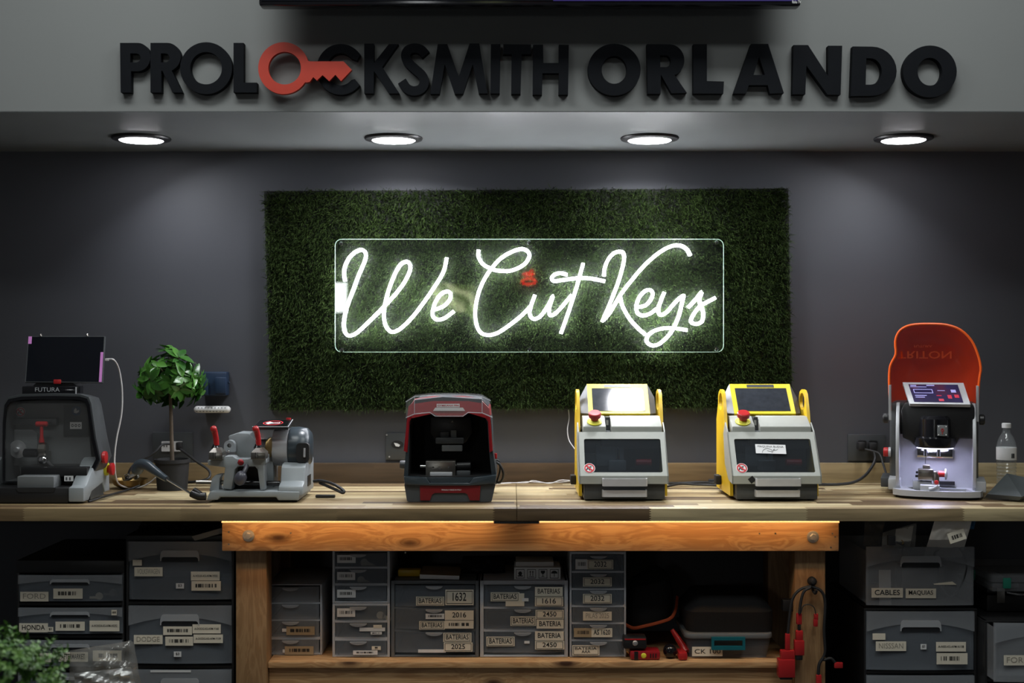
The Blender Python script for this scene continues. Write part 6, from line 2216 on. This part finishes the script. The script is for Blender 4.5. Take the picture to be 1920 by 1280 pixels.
# ------------------------------------------------------------------ potted tree, wand, bowl, cables behind
YP_ = 4.42
c = W(323, 917, YP_)
t = thing('potted_tree', (c.x, YP_, ZC), 'small topiary tree with glossy green leaves in a black pot beside the grey machine', 'potted plant')
rt, rb = (398 - 322) / 2 * YP_ / F * 0.88, 0.05
zt_ = W(0, 860, YP_).z - ZC
MB('blackm').lathe([(0, 0.001), (rb, 0.001), (rt - 0.004, zt_ - 0.012), (rt, zt_ - 0.012), (rt, zt_), (rt - 0.006, zt_), (rt - 0.008, zt_ - 0.014), (0, zt_ - 0.014)], (c.x, YP_, ZC), n=36).build('pot', t, label='black pot')
MB('soil').lathe([(0, zt_ - 0.010), (rt - 0.009, zt_ - 0.011), (rt - 0.009, zt_ - 0.0135)], (c.x, YP_, ZC), n=24).build('soil', t)
m = MB('trunk')
top = W(318, 720, YP_)
m.tube([Vector((c.x, YP_, ZC + zt_ - 0.012)), W(322, 830, YP_), W(321, 790, YP_ + 0.004), W(320, 760, YP_), top], 0.006, 10, 5, rr=(0.0075, 0.005))
cen = W(318, 714, YP_)
r = random.Random(5)
sph = []
for i in range(50):
    d = Vector((r.gauss(0, 1), r.gauss(0, 1), r.gauss(0, 0.95) + 0.05)).normalized()
    tip = cen + Vector((d.x * 0.108, d.y * 0.085, d.z * 0.090 + 0.004)) * r.uniform(0.58, 1.14)
    m.tube([cen + Vector((0, 0, -0.02)) + d * 0.01, cen + d * 0.04, tip], 0.002, 5, 3)
    sph.append((tip, d))
m.build('trunk', t)


def leaf(vs, fs, p, d, n, L, wd, curl):
    d = d.normalized()
    s_ = d.cross(n).normalized()
    n = s_.cross(d).normalized()
    o = len(vs)
    for u, k in ((0, 0.12), (0.25, 0.8), (0.5, 1.0), (0.78, 0.62), (1.0, 0.03)):
        ctr = p + d * L * u - n * curl * L * u * u
        vs.append(ctr - s_ * wd * k + n * wd * 0.25 * k)
        vs.append(ctr)
        vs.append(ctr + s_ * wd * k + n * wd * 0.25 * k)
    for i in range(4):
        a = o + i * 3
        fs.append((a, a + 1, a + 4, a + 3))
        fs.append((a + 1, a + 2, a + 5, a + 4))


vs, fs = [], []
for tip, d in sph:
    for k in range(r.randint(7, 9)):
        a = k * 2.4 + r.uniform(-.3, .3)
        n = d
        u = n.orthogonal().normalized()
        w = n.cross(u)
        dr = (u * math.cos(a) + w * math.sin(a)) + n * r.uniform(0.1, 0.7) + Vector((0, 0, -0.12))
        L = r.uniform(0.036, 0.056)
        leaf(vs, fs, tip + d * r.uniform(-0.02, 0.006), dr, n, L, L * r.uniform(0.21, 0.28), r.uniform(0.1, 0.4))
MB('leaf').add(vs, fs).build('foliage', t, fix=False)

YG2 = 4.22
t = thing('spray_wand', tuple(W(290, 890, YG2)), 'dark grey handled wand with a thin metal tube leaning by the black pot', 'air wand')
m = MB('slate')
m.tube([W(256, 880, 4.25), W(264, 871, 4.24), W(276, 872, 4.22), W(290, 882, 4.20), W(302, 891, 4.18), W(313, 898, 4.16)], 0.012, 14, 5, rr=(0.021, 0.009))
m.ball(W(257, 879, 4.25), 0.020, 16)
m.build('handle', t)
MB('chrome').cyl(W(311, 897, 4.16), W(368, 931, 4.06), 0.0034, n=12).build('tube', t, label='thin metal tube')
m = MB('black')
m.tube([W(360, 925, 4.07), W(372, 930, 4.06), W(386, 930, 4.06)], 0.012, 12, 3)
m.cyl(W(364, 918, 4.07), W(376, 926, 4.06), 0.008, n=12)
m.build('nozzle', t)

t = thing('metal_bowl', tuple(W(245, 906, 4.45)), 'brass-rimmed metal bowl of small parts between the grey machine and the pot', 'bowl')
q = W(243, 0, 4.46)
MB('brass').lathe([(0.0, 0.002), (0.03, 0.001), (0.05, 0.012), (0.06, 0.032), (0.062, 0.032), (0.052, 0.013), (0.03, 0.004), (0, 0.004)], (q.x, 4.46, ZC), n=36).build('bowl', t)
r = random.Random(3)
for k in range(9):
    a, rr_ = r.uniform(0, 6.28), r.uniform(0, 0.028)
    p = Vector((q.x + rr_ * math.cos(a), 4.46 + rr_ * math.sin(a), ZC + 0.030 + r.uniform(0, 0.012)))
    m = MB(r.choice(['chrome', 'steel', 'black']))
    if k % 2:
        m.lathe([(0.005, -0.002), (0.011, -0.002), (0.011, 0.002), (0.005, 0.002), (0.005, -0.002)], p, (r.uniform(-1, 1), -1, r.uniform(-1, 1)), 16)
    else:
        m.cyl(p - Vector((0.012, 0.003, 0.006)), p + Vector((0.012, 0.004, 0.006)), 0.0055, n=12, bev=0.001)
    o = m.build('metal_ring' if k % 2 else 'metal_pin')
    tag(o, 'small shiny metal %s heaped in the brass-rimmed bowl' % ('ring' if k % 2 else 'pin'), 'small part', 'small metal %s in the bowl' % ('rings' if k % 2 else 'pins'))
m = MB('rubber')
zc0 = ZC + 0.004
m.tube([W(166, 940, 4.06), W(176, 937, 4.09), W(198, 930, 4.16), W(240, 918, 4.36), W(262, 910, 4.4)], 0.0035, 8, 5)
tag(m.build('loose_cable'), 'loose black cable trailing on the worktop in front of the brass-rimmed bowl', 'cable')
m = MB('rubber')
m.tube([W(322, 832, 4.62), W(305, 833, 4.60), W(292, 846, 4.58), W(278, 856, 4.57), W(258, 866, 4.56), W(244, 880, 4.55), W(238, 900, 4.55)], 0.0045, 8, 6)
m.build('power_cord', grey_machine)
m = MB('rubber')
m.box(tuple(W(329, 844, 4.60)), tuple(W(340, 829, 4.60) + Vector((0, 0.028, 0))), 0.004)
m.tube([W(338, 842, 4.60), W(352, 852, 4.58), W(370, 866, 4.57), W(388, 878, 4.56), W(394, 888, 4.55), W(388, 898, 4.53), W(365, 903, 4.53), W(345, 904, 4.54)], 0.0045, 8, 6)
m.build('power_cord', duplicator)

# ------------------------------------------------------------------ on the wall
YO_ = YW - 0.008


def plate(px0, py0, px1, py1, lb, extra):
    a, b = W(px0, py1, YO_), W(px1, py0, YO_)
    t = thing('wall_outlet', ((a.x + b.x) / 2, YW, a.z), lb, 'wall outlet', 'dark wall plates')
    MB('dgrey').box((a.x, YO_ + 0.001, a.z), (b.x, YW - 0.0003, b.z), 0.002).build('cover_plate', t)
    extra(t)


def rec(t):
    a, b = W(303, 846, YO_), W(342, 827, YO_)
    m = MB('white')
    m.prism(rrect(a.x, a.z, b.x, b.z, 0.002), YO_ - 0.002, YO_ + 0.002)
    m.use('ink')
    for x in (307, 312, 333, 338):
        m.box(tuple(W(x, 838, YO_ - 0.0028)), tuple(W(x + 1.5, 832, YO_ - 0.0028) + Vector((0, 0.0006, 0))))
    m.build('receptacle', t, label='white receptacle')


def hole(t):
    m = MB('blackm')
    q = W(745, 833, YO_)
    m.prism(ring(q.x, q.z, 0.022, 0.014, 20), YO_ - 0.0005, YO_ + 0.0008)
    m.use('paperw').prism([(q.x - .012, q.z + .006), (q.x, q.z + .004), (q.x + .01, q.z - .002), (q.x + .006, q.z - .008), (q.x - .006, q.z - .006)], YO_ - 0.002, YO_ - 0.0006)
    m.build('cut_hole', t, label='ragged hole with pale edge')
    m = MB('silver')
    for x, y in ((725, 815), (730, 856)):
        q = W(x, y, YO_)
        m.lathe([(0, -0.0015), (0.003, -0.001), (0.0032, 0.001)], (q.x, YO_, q.z), (0, 1, 0), 10)
    m.build('screw', t)


def dark(t):
    m = MB('black')
    for x in (1616, 1637):
        q = W(x, 834, YO_)
        m.prism(rrect(q.x - 0.016, q.z - 0.016, q.x + 0.016, q.z + 0.016, 0.006), YO_ - 0.0015, YO_ + 0.002)
    m.build('receptacle', t)


plate(286, 810, 361, 868, 'dark wall plate with a white double receptacle behind the potted tree', rec)
plate(723, 812, 790, 862, 'dark wall plate with a ragged round hole, half hidden by the red machine', hole)
plate(1590, 814, 1660, 864, 'dark wall plate with two black plugs left of the orange shield machine', dark)
m = MB('rubber')
m.tube([W(1639, 846, 4.59), W(1641, 860, 4.58), W(1634, 876, 4.56), W(1620, 893, 4.52), W(1600, 904, 4.50), W(1570, 908, 4.5), W(1535, 908, 4.5)], 0.0052, 8, 6)
pc_ = tag(m.build('mains_cable'), 'thick black cable curving from the right wall plate down to the worktop', 'cable')
MB('rubber').box(tuple(W(1631, 846, 4.60)), tuple(W(1646, 830, 4.60) + Vector((0, 0.034, 0))), 0.005).build('plug', pc_)
m = MB('rubber')
m.tube([W(1622, 842, 4.6), W(1648, 850, 4.58), W(1656, 870, 4.55), W(1662, 890, 4.5), W(1663, 900, 4.5)], 0.004, 8, 6)
pc_ = m.build('power_cord', shield_machine)
MB('rubber').box(tuple(W(1610, 844, 4.60)), tuple(W(1624, 829, 4.60) + Vector((0, 0.034, 0))), 0.005).build('plug', pc_)
m = MB('rubber')
m.tube([W(1252, 906, 4.5), W(1280, 905.5, 4.52), W(1310, 904, 4.5), W(1340, 905, 4.5), W(1362, 903, 4.45)], 0.0045, 8, 6)
m.tube([W(1250, 912, 4.45), W(1275, 907, 4.5), W(1305, 908, 4.5), W(1335, 909, 4.47), W(1360, 911, 4.4)], 0.0042, 8, 6)
m.box(tuple(W(1330, 906, 4.52)), tuple(W(1349, 899, 4.52) + Vector((0, 0.03, 0))), 0.004)
tag(m.build('cable_tangle'), 'tangle of black cables on the worktop between the two yellow machines', 'cable')
m = MB('cordw')
m.tube([W(1066, 768, 4.635), W(1067, 785, 4.63), W(1064, 805, 4.62), W(1067, 825, 4.6), W(1078, 842, 4.56), W(1086, 856, 4.5)], 0.0016, 6, 6)
tag(m.build('white_wire'), 'thin pale wire hanging from the turf behind the first yellow machine', 'wire')

a, b = W(376, 742, 4.60), W(425, 697, 4.60)
t = thing('blue_wall_holder', ((a.x + b.x) / 2, YW, a.z), 'navy blue plastic holder on the wall right of the leafy tree crown', 'wall holder')
MB('blue').box((a.x, 4.60, a.z), (b.x, YW - 0.0005, b.z), 0.006).build('back_box', t)
m = MB('blue')
m.pbox(378, 710, 390, 741, 4.588, 0.011, 0.003).pbox(403, 707, 424, 738, 4.586, 0.013, 0.004)
m.build('front_pocket', t)
m = MB('blue')
q = W(429, 717, 4.62)
m.ball(q, 0.0045, 10)
m.cyl(q, q - Vector((0.008, 0, 0)), 0.002, n=8)
m.build('side_pin', t)
a, b = W(363, 774, 4.61), W(432, 761, 4.61)
t = thing('white_bar', ((a.x + b.x) / 2, YW, a.z), 'white perforated rounded bar fixed to the wall below the navy blue holder', 'wall bar')
m = MB('white')
zc_ = (a.z + b.z) / 2
rr_ = (b.z - a.z) / 2
m.cyl((a.x + rr_, 4.615, zc_), (b.x - rr_, 4.615, zc_), rr_, n=20)
m.ball((a.x + rr_, 4.615, zc_), rr_, 20).ball((b.x - rr_, 4.615, zc_), rr_, 20)
m.build('bar_body', t)
m = MB('mgrey')
for k in range(9):
    for s_ in (-1, 1):
        x = a.x + rr_ + (k + 0.25 * s_ + 0.3) * (b.x - a.x - 2 * rr_) / 9
        zq = zc_ + s_ * rr_ * 0.5
        m.lathe([(0, -0.0006), (0.0024, -0.0004), (0.0026, 0.001)], (x, 4.615 - rr_ * 0.868, zq), (0, 1, -0.5 * s_), 8)
m.build('dimple', t)
m = MB('black')
m.box((a.x + 0.03, 4.62, zc_ - 0.004), (b.x - 0.03, YW - 0.0005, zc_ + 0.004))
m.build('bracket', t)

# ------------------------------------------------------------------ foreground plant and bag
YPF = 2.75
c = W(0, 1306, YPF)
t = thing('boxwood_plant', (c.x, YPF, 0), 'blurred bright green boxwood topiary in the lower left foreground', 'potted plant')
MB('dgrey').lathe([(0, 0.002), (0.10, 0.002), (0.135, 0.24), (0.14, 0.24), (0.14, 0.26), (0.125, 0.26), (0.12, 0.245), (0, 0.245)], (c.x, YPF, 0), n=36).build('pot', t)
MB('trunk').cyl((c.x, YPF, 0.24), (c.x, YPF, c.z), 0.011).build('trunk', t)
vs, fs = [], []
r = random.Random(8)
for i in range(420):
    d = Vector((r.gauss(0, 1), r.gauss(0, 1), r.gauss(0, 1))).normalized()
    R_ = 0.120 * (1 + 0.12 * math.sin(7 * d.x + 3) + 0.10 * math.sin(9 * d.z + 5 * d.x))
    b0 = Vector((c.x, YPF, c.z)) + d * R_ * r.uniform(0.75, 0.95)
    gd = (d + Vector((r.gauss(0, .3), r.gauss(0, .3), r.gauss(0.15, .3)))).normalized()
    for k in range(11):
        a = k * 2.4
        u = gd.orthogonal().normalized()
        w = gd.cross(u)
        dr = u * math.cos(a) + w * math.sin(a) + gd * 0.7
        leaf(vs, fs, b0 + gd * 0.0035 * k, dr, gd, 0.013, 0.0042, 0.2)
MB('box').add(vs, fs).build('foliage', t, fix=False)

YBG = 3.72
z0 = 0.40
a, b = W(118, 0, YBG), W(285, 0, YBG)
tag(MB('tan').box((a.x, YBG - 0.06, 0), (b.x, YBG + 0.16, z0), 0.003).build('cardboard_box'), 'brown cardboard box standing on the floor under the clear plastic bag', 'box')
m = MB('bagclear')
pillow(m, [(131, 1219), (250, 1200), (268, 1300), (128, 1300)], YBG + 0.04, 0.05, 0.0, 22, 0.006, 31)
o = m.build('plastic_bag', fix=False)
tag(o, 'clear crinkled plastic bag in the lower left foreground in front of the shallow drawers', 'bag')
m = MB('silver')
pillow(m, [(140, 1262), (245, 1250), (258, 1299), (140, 1299)], YBG + 0.04, 0.022, 0.0, 22, 0.007, 37)
s_ = m.build('foil_content', fix=False)
s_.parent = o
s_['label'] = 'shiny silver foil inside'
